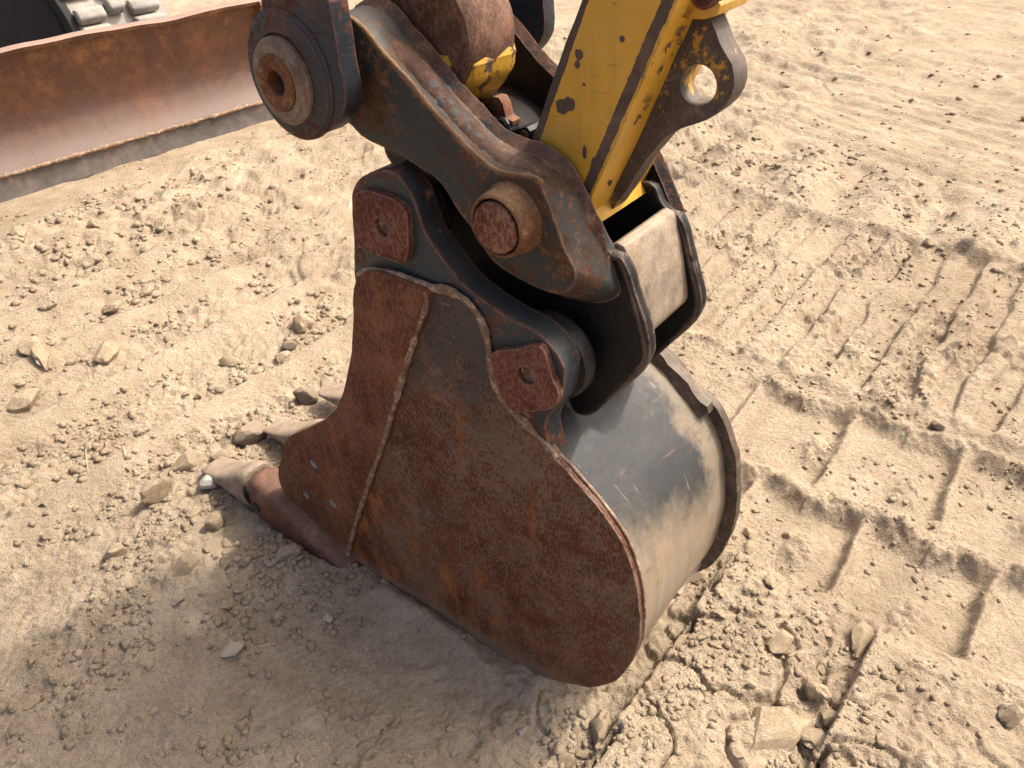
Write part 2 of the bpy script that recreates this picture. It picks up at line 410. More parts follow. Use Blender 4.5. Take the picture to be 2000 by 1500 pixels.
def yellow_mat(name, bands, cover=.64, spots=()):
    """machine yellow with chips; bands = [(a,b,c,width)] distance a*U+b*Z-c to worn corners"""
    t = NT(name)
    x, y, z = t.sep()
    base = t.mix(t.noise(7, 6, .7), (.45, .235, .018), (.58, .325, .032))
    base = t.mix(t.math('MULTIPLY', t.step(t.noise(35, 6, .75), .55, .8), .45), base, (.30, .17, .03))
    cm = t.math('ADD', t.math('MULTIPLY', t.noise(13, 8, .68), .75), t.math('MULTIPLY', t.noise(90, 4, .6), .25))
    for a, b, c, w in bands:
        d = t.math('ABSOLUTE', t.math('SUBTRACT', t.math('ADD', t.math('MULTIPLY', x, a), t.math('MULTIPLY', z, b)), c))
        d = t.math('ADD', d, t.math('MULTIPLY', t.math('SUBTRACT', t.noise(48, 6, .7), .5), w * 1.1))
        cm = t.math('ADD', cm, t.math('MULTIPLY', t.math('SUBTRACT', 1.0, t.step(d, w * .9, w * 1.08)), .5))
    for su, sz, sr, st_ in spots:
        a_ = t.math('SUBTRACT', x, su); b_ = t.math('SUBTRACT', z, sz)
        d = t.math('SQRT', t.math('ADD', t.math('MULTIPLY', a_, a_), t.math('MULTIPLY', t.math('MULTIPLY', b_, b_), st_)))
        d = t.math('ADD', d, t.math('MULTIPLY', t.math('SUBTRACT', t.noise(60, 5, .7), .5), sr * 1.6))
        cm = t.math('ADD', cm, t.math('MULTIPLY', t.math('SUBTRACT', 1.0, t.step(d, sr * .9, sr * 1.05)), .5))
    cm = t.math('ADD', cm, t.math('MULTIPLY', t.edge(.006, .03, .3), .10))
    bare = t.mix(t.noise(60, 5), (.030, .019, .015), (.085, .058, .046))
    chip = t.step(cm, cover, cover + .012)
    col = t.mix(chip, base, bare)
    scr = t.math('MULTIPLY', t.step(t.noise(26, 3, .5, vec=t.mapping((1, 1, 10), rot=(0, .42, 0))), .66, .72), .5)
    col = t.mix(scr, col, (.12, .08, .04))
    gr = t.math('MULTIPLY', t.step(t.noise(9, 6, .75, vec=t.mapping((1.5, 1.5, .22), rot=(0, .42, 0))), .48, .74), .45)
    col = t.mix(gr, col, (.20, .115, .03))
    dm = t.math('MULTIPLY', t.step(t.noise(11, 7, .75), .46, .8), .30)
    col = t.mix(dm, col, DUST)
    h = t.noise(70, 4)
    return t.out(col, t.math('ADD', .42, t.math('MULTIPLY', chip, .25)), 0.0, t.bump(h, .35, .004), .45)

def shell_mat():
    t = NT('shell'); x, y, z = t.sep()
    g = t.noise(22, 6, .65, vec=t.mapping((1, 1, .25)))
    coat = t.mix(t.noise(12, 8, .7), (.013, .017, .020), (.040, .045, .048))
    coat = t.mix(t.math('MULTIPLY', t.step(t.noise(7, 8, .75), .50, .74), .32), coat, (.13, .118, .098))
    bare = t.mix(g, (.14, .112, .080), (.34, .272, .19))
    bare = t.mix(t.math('MULTIPLY', t.step(t.noise(34, 5, .65, vec=t.mapping((1, 1, .12))), .5, .7), .55), bare, (.36, .22, .11))
    bare = t.mix(t.math('MULTIPLY', t.step(t.noise(9, 6, .7), .5, .7), .5), bare, (.22, .20, .17))
    # paint worn off toward the heel and along the far rim
    k = t.math('ADD', z, t.math('MULTIPLY', t.math('ADD', y, .19), .34))
    k = t.math('ADD', k, t.math('MULTIPLY', t.math('SUBTRACT', t.noise(8, 6, .7), .5), .14))
    k = t.math('ADD', k, t.math('MULTIPLY', t.math('SUBTRACT', t.noise(45, 6, .75, vec=t.mapping((1, 1, .45))), .5), .10))
    m = t.math('MULTIPLY', t.step(k, .525, .665), .95)
    fy = t.math('ADD', y, t.math('MULTIPLY', t.math('SUBTRACT', t.noise(10, 7, .75), .5), .16))
    m = t.math('MULTIPLY', m, t.math('SUBTRACT', 1.0, t.math('MULTIPLY', t.step(fy, .085, .14), .75)))
    col = t.mix(m, bare, coat)
    sc = t.step(t.noise(9, 3, .5, vec=t.mapping((7, .9, 3), rot=(.6, .3, 0)), dist=1.2), .665, .685)
    col = t.mix(t.math('MULTIPLY', sc, .45), col, (.15, .08, .05))
    sc2 = t.step(t.noise(13, 3, .5, vec=t.mapping((1, 9, 1.2), rot=(.5, .9, .3)), dist=.8), .70, .715)
    col = t.mix(t.math('MULTIPLY', sc2, .45), col, (.30, .27, .22))
    col = t.mix(t.math('MULTIPLY', t.step(t.noise(26, 7, .8), .64, .74), .6), col, (.40, .35, .27))
    rg = t.math('ADD', t.math('MULTIPLY', m, -.08), t.math('ADD', .52, t.math('MULTIPLY', t.noise(50, 5), .22)))
    return t.out(col, rg, 0.0, t.bump(t.math('ADD', t.noise(30, 6, .65), t.math('MULTIPLY', sc, .4)), .4, .005), .25)
M['shell'] = shell_mat()

def sand_mat(name, lift=1.0):
    t = NT(name)
    a = t.noise(1.3, 4, .6); b = t.noise(10, 4, .65); c = t.noise(75, 4, .72); d = t.noise(380, 2, .6)
    ramp = [(.34, (.302, .228, .152)), (.5, (.396, .312, .215)), (.68, (.506, .412, .295))]
    col = t.ramp(t.math('ADD', t.math('MULTIPLY', a, .5), t.math('MULTIPLY', b, .5)), [(q, tuple(lift * v for v in cc)) for q, cc in ramp])
    col = t.mix(.6, col, t.ramp(c, [(.3, .68), (.7, 1.22)]), 'MULTIPLY')
    col = t.mix(.5, col, t.ramp(d, [(.3, .62), (.68, 1.22)]), 'MULTIPLY')
    sp = t.math('MULTIPLY', t.step(t.noise(170, 2, .5), .64, .70), .55)
    col = t.mix(sp, col, (.17, .125, .085))
    h = t.math('ADD', c, t.math('ADD', t.math('MULTIPLY', d, .45), t.math('MULTIPLY', t.noise(28, 3, .7), 1.0)))
    return t.out(col, .93, 0.0, t.bump(h, 1.0, .012), .12)
M['sand'] = sand_mat('sand')
M['crumb'] = sand_mat('crumb', 1.04)
def clod_mat():
    t = NT('clod')
    inf = t.n.new('ShaderNodeObjectInfo')
    b = t.noise(5, 5, .7); c = t.noise(26, 4, .7)
    col = t.ramp(b, [(.34, (.325, .244, .155)), (.5, (.415, .323, .214)), (.68, (.51, .410, .285))])
    col = t.mix(.5, col, t.ramp(c, [(.3, .7), (.7, 1.2)]), 'MULTIPLY')
    col = t.mix(t.math('MULTIPLY', inf.outputs['Random'], .3), col, (.36, .27, .18))
    return t.out(col, .93, 0.0, t.bump(c, .6, .03), .12)
M['clod'] = clod_mat()
def stone_mat(name, c0, c1, rough=.85):
    t = NT(name)
    col = t.mix(t.noise(25, 7, .7), c0, c1)
    col = t.mix(t.math('MULTIPLY', t.step(t.math('ADD', t.upness(), t.noise(30, 5)), .8, 1.6), .5), col, DUST)
    return t.out(col, rough, 0, t.bump(t.noise(80, 6, .7), .5, .006), .25)
M['stone_grey'] = stone_mat('stone_grey', (.26, .23, .19), (.40, .36, .30))
M['stone_pale'] = stone_mat('stone_pale', (.36, .34, .30), (.50, .47, .42))
M['stone_dark'] = stone_mat('stone_dark', (.10, .08, .062), (.20, .155, .115))
M['straw'] = stone_mat('straw', (.55, .45, .28), (.66, .56, .38))

# ------------------------------------------------------------------ ground
_perm = np.random.RandomState(7).permutation(4096)
_grad = np.random.RandomState(8).uniform(0, 2 * np.pi, 4096); _gx, _gy = np.cos(_grad), np.sin(_grad)
_gx, _gy = _gx.astype(np.float32), _gy.astype(np.float32); _perm = _perm.astype(np.int32)
def perlin(x, y, seed=0):
    x = np.asarray(x, dtype=np.float32); y = np.asarray(y, dtype=np.float32)
    x, y = np.broadcast_arrays(x, y)
    fx, fy = np.floor(x), np.floor(y); xi = fx.astype(np.int32); yi = fy.astype(np.int32); xf = x - fx; yf = y - fy
    p0 = _perm[(xi + seed * 131) & 4095] + yi; p1 = _perm[(xi + 1 + seed * 131) & 4095] + yi
    u_ = xf * xf * xf * (xf * (xf * 6 - 15) + 10); v_ = yf * yf * yf * (yf * (yf * 6 - 15) + 10)
    def g(k, dx, dy):
        k = _perm[k & 4095]; return _gx[k] * dx + _gy[k] * dy
    a = g(p0, xf, yf); b = g(p1, xf - 1, yf); c = g(p0 + 1, xf, yf - 1); d = g(p1 + 1, xf - 1, yf - 1)
    a = a + (b - a) * u_; c = c + (d - c) * u_
    return (a + (c - a) * v_) * np.float32(1.5)
def fbm(x, y, f, o=3, seed=0, p=.5):
    r = 0; a = 1; t = 0
    for i in range(o):
        r = r + a * perlin(x * f + 17.3 * i, y * f - 9.1 * i, seed + i); t += a; a *= p; f *= 2.03
    return r / t
def worley(x, y, f, seed=0):
    """distance to nearest random point and a per-cell random value"""
    x = (x * f).astype(np.float32); y = (y * f).astype(np.float32); xi = np.floor(x).astype(np.int32); yi = np.floor(y).astype(np.int32)
    best = np.full(x.shape, 9.0, np.float32); val = np.zeros(x.shape, np.float32)
    jx = (((np.arange(4096) * 37) % 997) / 997.0).astype(np.float32); jy = (((np.arange(4096) * 101) % 991) / 991.0).astype(np.float32); jv = (((np.arange(4096) * 53) % 983) / 983.0).astype(np.float32)
    for di in (-1, 0, 1):
        pa = _perm[(xi + di + seed * 57) & 4095] + yi
        for dj in (-1, 0, 1):
            k = _perm[(pa + dj) & 4095]
            d = (x - xi - di - jx[k]) ** 2 + (y - yi - dj - jy[k]) ** 2; m = d < best
            best = np.where(m, d, best); val = np.where(m, jv[k], val)
    return np.sqrt(best), val
def sst(x, a, b):
    t = np.clip((x - a) / (b - a), 0, 1); return t * t * (3 - 2 * t)
def bumpf(x, c, w): return np.exp(-((x - c) / w) ** 2)

def height(X, Y):
    X = X.astype(np.float32); Y = Y.astype(np.float32)
    dx, dy = X - np.float32(ORG[0]), Y - np.float32(ORG[1])
    U = dx * np.float32(UV[0]) + dy * np.float32(UV[1]); S = dx * np.float32(NV[0]) + dy * np.float32(NV[1])
    lowf = fbm(U, S, 3.0, 2, 31); lowg = fbm(U, S, 3.0, 2, 37); hif = fbm(U, S, 13., 2, 33)
    wu = U + .028 * lowf + .009 * hif; ws = S + .028 * lowg - .008 * hif
    z = .018 * fbm(U, S, .6, 2, 1) + .010 * fbm(U, S, 2.1, 2, 3)
    f9 = fbm(U, S, 8., 3, 5); f27 = fbm(U, S, 30., 3, 9)
    patch = sst(fbm(U, S, 2.6, 3, 112), -.12, .22)
    s_lin = np.linspace(-3, 12, 1501)
    def saw(cuts, hgt, fall, s0, s1, seed, slab=False):
        zz = 0; led = 0
        mask = sst(S, s0, s0 + .08) * (1 - sst(S, s1 - .06, s1 + .04))
        for i, c in enumerate(cuts):
            w1 = np.interp(S.ravel(), s_lin, fbm(s_lin, s_lin * 0 + i * 3.1 + .37, 2.5, 3, seed + i)).reshape(S.shape)
            w2 = np.interp(S.ravel(), s_lin, fbm(s_lin, s_lin * 0 + i * 1.7 + .21, 1.7, 2, seed + 5 + i)).reshape(S.shape)
            d = wu * .25 + U * .75 - c - .014 * w1
            hh = hgt * np.clip(.85 + .8 * w2, .25, 1.4)
            zz = zz + hh * sst(d, -.003, .007) * (np.exp(-np.clip(d, 0, 9) / fall) if not slab else (1 - .8 * sst(d, .10, .165)) * np.exp(-np.clip(d, 0, 9) / .5)) - .7 * hh * sst(d, -.22, -.02) * (1 - sst(d, -.004, .003))
            led = np.maximum(led, sst(d, .0, .012) * (1 - sst(d, .09, .17)) * (hh / hgt > .5))
            zz = zz - .085 * np.exp(-((d - .014 - .006 * w1) / .0075) ** 2) * sst(f9 + w2, -.25, .05)
        return zz * mask, led * mask
    zr, lr = saw([-.045, .375, .765, 1.16, 1.56], .050, .22, -1.5, .62, 40)
    zl, ll = saw([-1.47, -1.93, -2.36, -2.80], .080, .16, -.9, 1.10, 60, True)
    fd = 1 - sst(U, -1.30, -1.0)
    zr = zr * (1 - (1 - sst(U, .12, .2)) * (1 - .55 * (1 - sst(S, -.42, -.18))))
    z = z + zr + zl * fd
    ledge = np.maximum(.5 * lr, ll * fd)
    z = z + (.0060 * f9 + (.0028 + .0036 * patch) * f27 + .0022 * fbm(U, S, 75., 2, 17)) * (1 - .72 * ledge)
    # rubber-track pads right of the bucket: smooth recessed pads, ribs between them, scalloped rims
    def pads(s0, s1, per, ph, depth, ulo, uhi, rim):
        um = sst(U, ulo, ulo + .12) * (1 - sst(U, uhi, uhi + .3))
        t = ((wu - ph) / per) % 1.0
        scal = .045 * (np.abs(t - .55) * 2 - .5)
        sm = sst(ws + scal * .0, s0 - .012, s0 + .03) * (1 - sst(ws + scal, s1 - .05, s1 + .004)) * um
        rib = np.exp(-((t - .5) * per / .017) ** 2)
        cut = np.exp(-((t - .38) * per / .032) ** 2)
        rimz = np.exp(-((ws - s1 - .022 + scal) / .028) ** 2) * um
        return sm * (-depth + (depth + .012) * rib - .020 * cut), sm, rim * rimz * (1 + .9 * hif + .5 * f27)
    a1, m1, r1 = pads(.655, .985, .335, .470, .020, .12, 2.4, .024)
    a2, m2, r2 = pads(1.06, 1.46, .335, .62, .018, .02, 2.4, .021)
    z = z + a1 + r1 + a2 + r2
    pad = np.maximum(m1, m2)
    z = z - pad * (.004 * f9 + .0035 * f27)
    for cu, cs in ((.52, .78), (.83, .72), (.40, 1.24), (.70, 1.20), (1.02, 1.24), (1.15, .78)):
        z = z + .024 * np.exp(-(((U - cu) / .045) ** 2 + ((S - cs) / .075) ** 2) ** 1.5) * (1 + .8 * f27)
    # long cleat bars further out
    Sb = ws + .28 * (U + .4) * sst(S, 2.4, 3.4)
    mb = sst(Sb, 1.55, 1.72) * (1 - sst(Sb, 2.88, 3.0)) * sst(U, -1.6, -1.2)
    bph = (wu * .8 + U * .2 + .03 * lowg) / .150
    bar = np.cos(2 * np.pi * bph)
    z = z + mb * .038 * (sst(bar, -.12, .35) - .5) * np.clip(.75 + 1.1 * fbm(U, S, 2.2, 2, 96), .15, 1.6)
    z = z + .040 * np.exp(-((Sb - 3.03) / .06) ** 2) * sst(U, -2.2, -1.6) + .018 * np.exp(-((Sb - 1.60) / .04) ** 2) * sst(U, -.9, -.4) * (1 + f9)
    # heaps band
    Sc = ws + .33 * (U + .4)
    mc = sst(Sc, 3.10, 3.22) * (1 - sst(Sc, 3.80, 3.92)) * sst(U, -2.6, -2.0)
    tri = np.abs(((wu / .50) % 1.0) - .5) * 2
    z = z + mc * (.075 * (tri - .55) + .028 * fbm(U, S, 4, 3, 97))
    # longitudinal scrape lines beyond
    Sd = S + .37 * (U + .4) + .022 * fbm(U, S, .6, 2, 98)
    md = sst(Sd, 3.85, 4.0) * (1 - .45 * sst(Sd, 5.2, 5.8))
    z = z + md * (.030 * fbm(Sd, U * .02, 4.0, 3, 99, .65) + .020 * fbm(Sd, U * .05, 14., 2, 100))
    lump = fbm(U, S, 2.6, 3, 101, .6)
    z = z + sst(Sd, 4.9, 5.5) * (.030 * lump + .020 * fbm(U * .6 + S * .3, S, 6., 3, 131, .65))
    # left of the bucket: trodden tracks and prints
    ml = sst(-U, .7, 1.1) * sst(S, .8, 1.1)
    pr = fbm(U * .8 + S * .5, S * .8 - U * .4, 3.4, 2, 103)
    z = z + ml * (.022 * fbm(U * 1.5, S, 3.0, 3, 102, .55) + .022 * sst(pr, .02, .16) - .016 * sst(-pr, .12, .24))
    tl = sst(-U, 1.0, 1.3) * (1 - sst(-U, 3.0, 3.4)) * sst(S, 1.15, 1.3) * (1 - sst(S, 2.3, 2.5))
    z = z + tl * .014 * (sst(np.cos(2 * np.pi * wu / .27), -.2, .5) - .5) * (1 + 1.5 * lowf)
    # heap in front of the blade
    z = z + .13 * np.exp(-(((U + 3.45) / .28) ** 2 + ((S - .35) / .65) ** 2)) + .07 * np.exp(-(((U + 3.1) / .35) ** 2 + ((S - 1.0) / .7) ** 2)) * (1 + f9)
    # rubble relief: lumpy crust
    rub = np.clip(bumpf(U, -1.80, .55) * bumpf(S, .05, .65) + bumpf(U, -.98, .28) * bumpf(S, .0, .30) * 1.1 + bumpf(U, .62, .55) * bumpf(S, .20, .36) * .9
                  + bumpf(U, -3.2, .6) * bumpf(S, .8, .7) * .8 + .45 * mc + .55 * mb * patch + .42, 0, 1) * (1 - pad) * (1 - .93 * ledge)
    w1, v1 = worley(U + .025 * hif, S + .02 * f9, 15., 3)
    w2, v2 = worley(U + .006 * f27, S, 38., 4)
    w3, v3 = worley(U, S, 78., 5)
    z = z + rub * patch * (.034 * np.clip(.60 - w1, 0, 1) ** .8 * (v1 > .45) * (.3 + v1)) + rub * (.4 + .6 * patch) * (.0135 * np.clip(.58 - w2, 0, 1) ** .7 * (v2 > .45)) + (.2 + .8 * rub) * .0055 * np.clip(.55 - w3, 0, 1) ** .7 * (v3 > .5)
    z = z + rub * .006 * (1 - 3 * np.abs(fbm(U, S, 16., 2, 113)))
    # crust cracks on the hard ledges
    crk = sst(.055 - np.abs(fbm(U, S, 4.2, 3, 115)), .0, .03) * np.clip(bumpf(U, .6, .5) * bumpf(S, .2, .33) * 1.4, 0, 1)
    z = z - .020 * crk
    # soil pushed up round the bucket's edge and the pit at the teeth
    z = z + .022 * bumpf(U, -1.05, .22) * bumpf(S, .10, .30)
    z = z + .045 * bumpf(U, -.62, .14) * bumpf(S, -.14, .10) + .030 * bumpf(U, -.30, .28) * bumpf(S, -.06, .07)
    # the ridge that runs toward the lower left
    q = (U + .72) * .55 + (S + .30) * .83 + .04 * lowf
    z = z + .028 * (1 - sst(q, -.02, .04)) * bumpf(U, -.85, .45) * bumpf(S, -.35, .35)
    # berm where the bucket's bottom edge sits in the soil
    z = z + .018 * np.exp(-((S + .035 - .01 * hif) / .028) ** 2) * sst(U, -.62, -.5) * (1 - sst(U, .12, .3)) * (1 + f9)
    nb = sst(-U, 3.85, 4.15) * sst(S, -.5, 0)
    z = z * (1 - .75 * nb) - .02 * nb
    return z

def axis_pts(lo, f0, f1, hi, fine, g, lim):
    a = list(np.arange(f0, f1, fine))
    while a[-1] < hi:
        e = a[-1] - f1; a.append(a[-1] + (e * g + fine if e < lim else (a[-1] - a[-2]) * 1.35))
    b = [f0]
    while b[-1] > lo:
        e = f0 - b[-1]; st = (e * g + fine) if (e < lim or len(b) < 2) else (b[-2] - b[-1]) * 1.35; b.append(b[-1] - st)
    return np.array(b[:0:-1] + a)
gx = axis_pts(-150, -1.25, 1.35, 150, .0048, .0085, 5.2)
_ya = axis_pts(.55, .70, 2.2, 250, .0045, .0095, 10.5)
gy = np.concatenate([[-150, -60, -25, -10, -4, -1.5, -.5, 0, .25, .4], _ya[_ya > .5]])
GX, GY = np.meshgrid(gx, gy)
GZ = height(GX, GY).astype(np.float64)
def build_ground():
    nx_, ny_ = len(gx), len(gy)
    co = np.stack([GX, GY, GZ], -1).reshape(-1, 3).astype(np.float32)
    i = np.arange(nx_ * ny_).reshape(ny_, nx_)
    q = np.stack([i[:-1, :-1], i[:-1, 1:], i[1:, 1:], i[1:, :-1]], -1).reshape(-1, 4).astype(np.int32)
    me = bpy.data.meshes.new('ground')
    me.vertices.add(len(co)); me.vertices.foreach_set('co', co.ravel())
    me.loops.add(q.size); me.loops.foreach_set('vertex_index', q.ravel())
    me.polygons.add(len(q)); me.polygons.foreach_set('loop_start', np.arange(0, q.size, 4, dtype=np.int32))
    me.polygons.foreach_set('use_smooth', np.ones(len(q), dtype=bool))
    me.update(calc_edges=True)
    me.materials.append(M['sand'])
    o = bpy.data.objects.new('ground', me); COL.objects.link(o)
    o['kind'] = 'structure'; o['label'] = 'dry tan sandy ground churned by tracks and cleats'
    print('ground quads', len(q))
build_ground()
def gz(x, y):
    i = np.clip(np.searchsorted(gx, x) - 1, 0, len(gx) - 2); j = np.clip(np.searchsorted(gy, y) - 1, 0, len(gy) - 2)
    fx = (x - gx[i]) / (gx[i + 1] - gx[i]); fy = (y - gy[j]) / (gy[j + 1] - gy[j])
    return (GZ[j, i] * (1 - fx) + GZ[j, i + 1] * fx) * (1 - fy) + (GZ[j + 1, i] * (1 - fx) + GZ[j + 1, i + 1] * fx) * fy

# ------------------------------------------------------------------ excavator: stick, links, blade, track, boom
MIDS = 0.2235                                      # centre line of bucket, coupler and stick
LPIN = tr([(550, 160)], -.06)[0]                   # link pin axis
SPIN = tr([(970, 443)], -.02)[0]                   # stick pin axis
ex = root('excavator', 'yellow tracked excavator with rusty dozer blade, its arm holding the coupler and bucket', 'excavator', (-4.0, .6, 0))

# stick (arm)
s_near = .122
L0, L1 = tr([(1134, 0)], s_near)[0], tr([(1039, 279)], s_near)[0]
R0, R1 = tr([(1327, 0)], s_near)[0], tr([(1152, 398)], s_near)[0]
def ext(a, b, z):                                  # extend the line b->a to height z
    t = (z - b[1]) / (a[1] - b[1]); return (b[0] + (a[0] - b[0]) * t, z)
TOPZ = 3.05
bandR = (R0[1] - R1[1], -(R0[0] - R1[0])); bl = math.hypot(*bandR); bandR = (bandR[0] / bl, bandR[1] / bl)
bandL = (L0[1] - L1[1], -(L0[0] - L1[0])); bl = math.hypot(*bandL); bandL = (bandL[0] / bl, bandL[1] / bl)
ox = ex['_off']
def band(nv, p, shift, w): return (nv[0], nv[1], nv[0] * (p[0] - ox[0]) + nv[1] * (p[1] - ox[2]) + shift, w)
M['yellow'] = yellow_mat('yellow', [band(bandR, R1, -.0145, .0085), band(bandL, L1, .005, .007)], .615, [(a - ox[0], b - ox[2], r, s) for (a, b), r, s in zip(tr([(1131, 106), (1128, 126), (1112, 204), (1098, 210), (1142, 298), (1215, 76), (1141, 165), (1160, 320)], s_near), (.007, .005, .011, .012, .004, .004, .003, .006), (1, 1, 1, 1, .15, 1, 1, .3))])
M['yellow_worn'] = yellow_mat('yellow_worn', [], .60)
M['yellow_grimy'] = yellow_mat('yellow_grimy', [], .50)
mid_top = ((ext(L0, L1, TOPZ)[0] + ext(R0, R1, TOPZ)[0]) / 2)
stick_out = [ext(L0, L1, TOPZ), ext(L0, L1, 2.2), L0, L1, (L1[0] - .045, L1[1] - .10), (SPIN[0] - .07, SPIN[1] - .02), (SPIN[0] - .045, SPIN[1] - .07), (SPIN[0] + .02, SPIN[1] - .085),
             (SPIN[0] + .075, SPIN[1] - .045), (R1[0] - .012, R1[1] - .028), R1, R0, ext(R0, R1, 2.2), ext(R0, R1, TOPZ)]
stick = plate('arm', stick_out, s_near, MIDS * 2 - s_near, M['yellow'], ex, bevel=.012, seg=3, step=.03, smooth=False, wob=.0012)
# weld ridge down the near corner, centre rib with the lifting eye
ear_px = [(1326, 10), (1360, 24), (1388, 40), (1406, 88), (1428, 126), (1434, 166), (1420, 203), (1385, 232), (1345, 246), (1305, 264), (1272, 302), (1240, 348), (1208, 392), (1186, 422), (1160, 428), (1190, 350), (1250, 215), (1295, 60)]
ear_out = tr(ear_px, MIDS - .022)
eh = tr([(1363, 167)], MIDS - .022)[0]
M['eye_steel'] = metal('eye_steel', dark=(.055, .042, .036), mid=(.085, .066, .058), hot=(.16, .125, .11), coat=(.40, .22, .026), cover=.415, cscale=8, dust=.12, edge_r=.02, scale=14, rough=.6, crough=.5)
plate('lifting_eye', ear_out, MIDS - .022, MIDS + .022, M['eye_steel'], ex, holes=[circle(eh[0], eh[1], .0285, 32)], bevel=.009, seg=4, step=.014)
# paint-chipped scratch marks on the back face (raised paint crumbs)
rsx = np.random.RandomState(21)
for i in range(15):
    f = rsx.uniform(.03, .97); w = rsx.uniform(.25, .75)
    bu, bz = R1[0] + (R0[0] - R1[0]) * f * 1.02, R1[1] + (R0[1] - R1[1]) * f * 1.02
    c = np.array([bu + .001, s_near + .012 + w * .07, bz])
    du = np.array([(R0[0] - R1[0]), 0, (R0[1] - R1[1])]); du /= np.linalg.norm(du)
    a0 = rsx.uniform(0, 6.3); pts = []
    for q in range(7):
        an = a0 + q * rsx.uniform(.5, .9)
        pts.append(c + du * math.cos(an) * rsx.uniform(.004, .008) + np.array([0, 1, 0]) * math.sin(an) * rsx.uniform(.003, .007))
    tube('paint_chip', pts, .0011, M['yellow_grimy'], stick, n=5, step=.003, seed=i)
# upper lug on the back of the arm (top edge of the picture)
lug = tr([(1335, -60), (1372, -45), (1400, -20), (1416, 8), (1410, 26), (1385, 34), (1345, 30), (1325, 20), (1310, -20)], MIDS - .03)
plate('upper_lug', lug, MIDS - .045, MIDS + .045, M['yellow_worn'], ex, bevel=.01, step=.014)
plug = tr([(1380, -12)], MIDS - .05)[0]
lathe('plug', plug[0], plug[1], [(.0, MIDS - .062), (.016, MIDS - .062), (.018, MIDS - .058), (.018, MIDS - .03)], M['link'], ex, n=24)

# bucket links
link_px = [(505, -150), (507, -20), (510, 20), (512, 60), (516, 110), (524, 160), (540, 200), (560, 228), (590, 253), (620, 264), (648, 252), (666, 230), (675, 200), (673, 170), (662, 124), (652, 70), (640, 0), (630, -60), (622, -150)]
lo = tr(link_px, -.045)
ltop = (.5 * (lo[0][0] + lo[-1][0]), 1.5 * lo[0][1])
up_pin = (LPIN[0] + .10, 2.02)
lo = [(up_pin[0] - .075, 2.0)] + lo[1:-1] + [(up_pin[0] + .08, 2.0), (up_pin[0] + .05, 2.09), (up_pin[0] - .05, 2.09)]
for y0, y1, nm in ((-.045, -.008, 'bucket_link'), (.485, .522, 'bucket_link')):
    lk = plate(nm, lo, y0, y1, M['link'], ex, bevel=.004, step=.018, wob=.001)
    sg = -1 if y0 < 0 else 1
    yo = y0 if y0 < 0 else y1
    lathe('boss_ring', LPIN[0] + .006, LPIN[1] + .006, [(.104, yo - sg * .003), (.103, yo + sg * .003), (.096, yo + sg * .008), (.070, yo + sg * .010), (.064, yo + sg * .006), (.0, yo + sg * .006)], M['link'], lk, n=48)
cl = lathe('link_pin_collar', LPIN[0], LPIN[1], [(.0695, -.050), (.0695, -.0600), (.0665, -.0630), (.0600, -.0640), (.0585, -.0655), (.0570, -.0685), (.0480, -.0700), (.0455, -.0695), (.0455, -.044)], M['collar'], ex, n=56)
lathe('pin_end', LPIN[0] - .001, LPIN[1], [(.045, -.040), (.045, -.0710), (.043, -.0725), (.024, -.0720), (.0205, -.0705), (.020, -.045), (.0, -.045)], M['washer_rust'], cl, n=44)
lathe('grease_bolt', LPIN[0], LPIN[1], [(.0, -.056), (.0085, -.055), (.010, -.053), (.010, -.044)], M['black'], cl, n=6, ang=20)
lathe('link_pin', LPIN[0], LPIN[1], [(.036, -.03), (.036, .50)], M['rod'], ex, n=32)
# cylinder rod end between the links and the yellow knuckle below it
du, dz = tr([(868, 62)], .19)[0]
drum = lathe('rod_end', du, dz, [(.0, .125), (.098, .125), (.106, .131), (.108, .145), (.109, .19), (.106, .235), (.104, .252), (.096, .262), (.0, .264)], M['rod'], ex, n=64, jit=.012, seed=5)
lathe('stamped_mark', du + .055, dz - .052, [(.0, .124), (.010, .124), (.012, .1235), (.014, .1235), (.015, .1245), (.015, .127)], M['rod'], drum, n=24)
yk = lathe('knuckle', du - .004, dz - .024, [(.0, .134), (.096, .134), (.104, .142), (.108, .17), (.102, .20), (.107, .235), (.098, .262), (.0, .264)], M['yellow_grimy'], ex, n=64, jit=.05, seed=8)
for i, (px, py) in enumerate(((905, 120), (890, 128))):
    p = tr([(px, py)], .16)[0]
    plate('tab', [(p[0] - .012, p[1] + .02), (p[0] + .012, p[1] + .012), (p[0] + .016, p[1] - .03), (p[0] - .008, p[1] - .03)], .15 + .03 * i, .158 + .03 * i, M['rod'], yk, bevel=.002, step=.01)
p = tr([(872, 124)], .13)[0]
lathe('bolt', p[0], p[1], [(.0, .112), (.014, .112), (.016, .115), (.016, .14)], M['yellow_worn'], yk, n=6, ang=20)
# cylinder body and rod going up along the arm (above the picture, casts its share of shade)
tube('cylinder_rod', [(up_pin[0], MIDS, up_pin[1]), (up_pin[0] + .28, MIDS, 2.62)], .036, M['collar'], ex, n=20)
tube('cylinder_barrel', [(up_pin[0] + .22, MIDS, 2.50), (up_pin[0] + .62, MIDS, 3.36)], .062, M['yellow_worn'], ex, n=24)
for y in (-.01, .41):
    tube('guide_link', [(up_pin[0], y + .02, up_pin[1]), (mid_top - .42, y + .02, 1.86)], .035, M['link'], ex, n=12)
lathe('upper_pin', up_pin[0], up_pin[1], [(.045, -.06), (.045, .51)], M['rod'], ex, n=24)
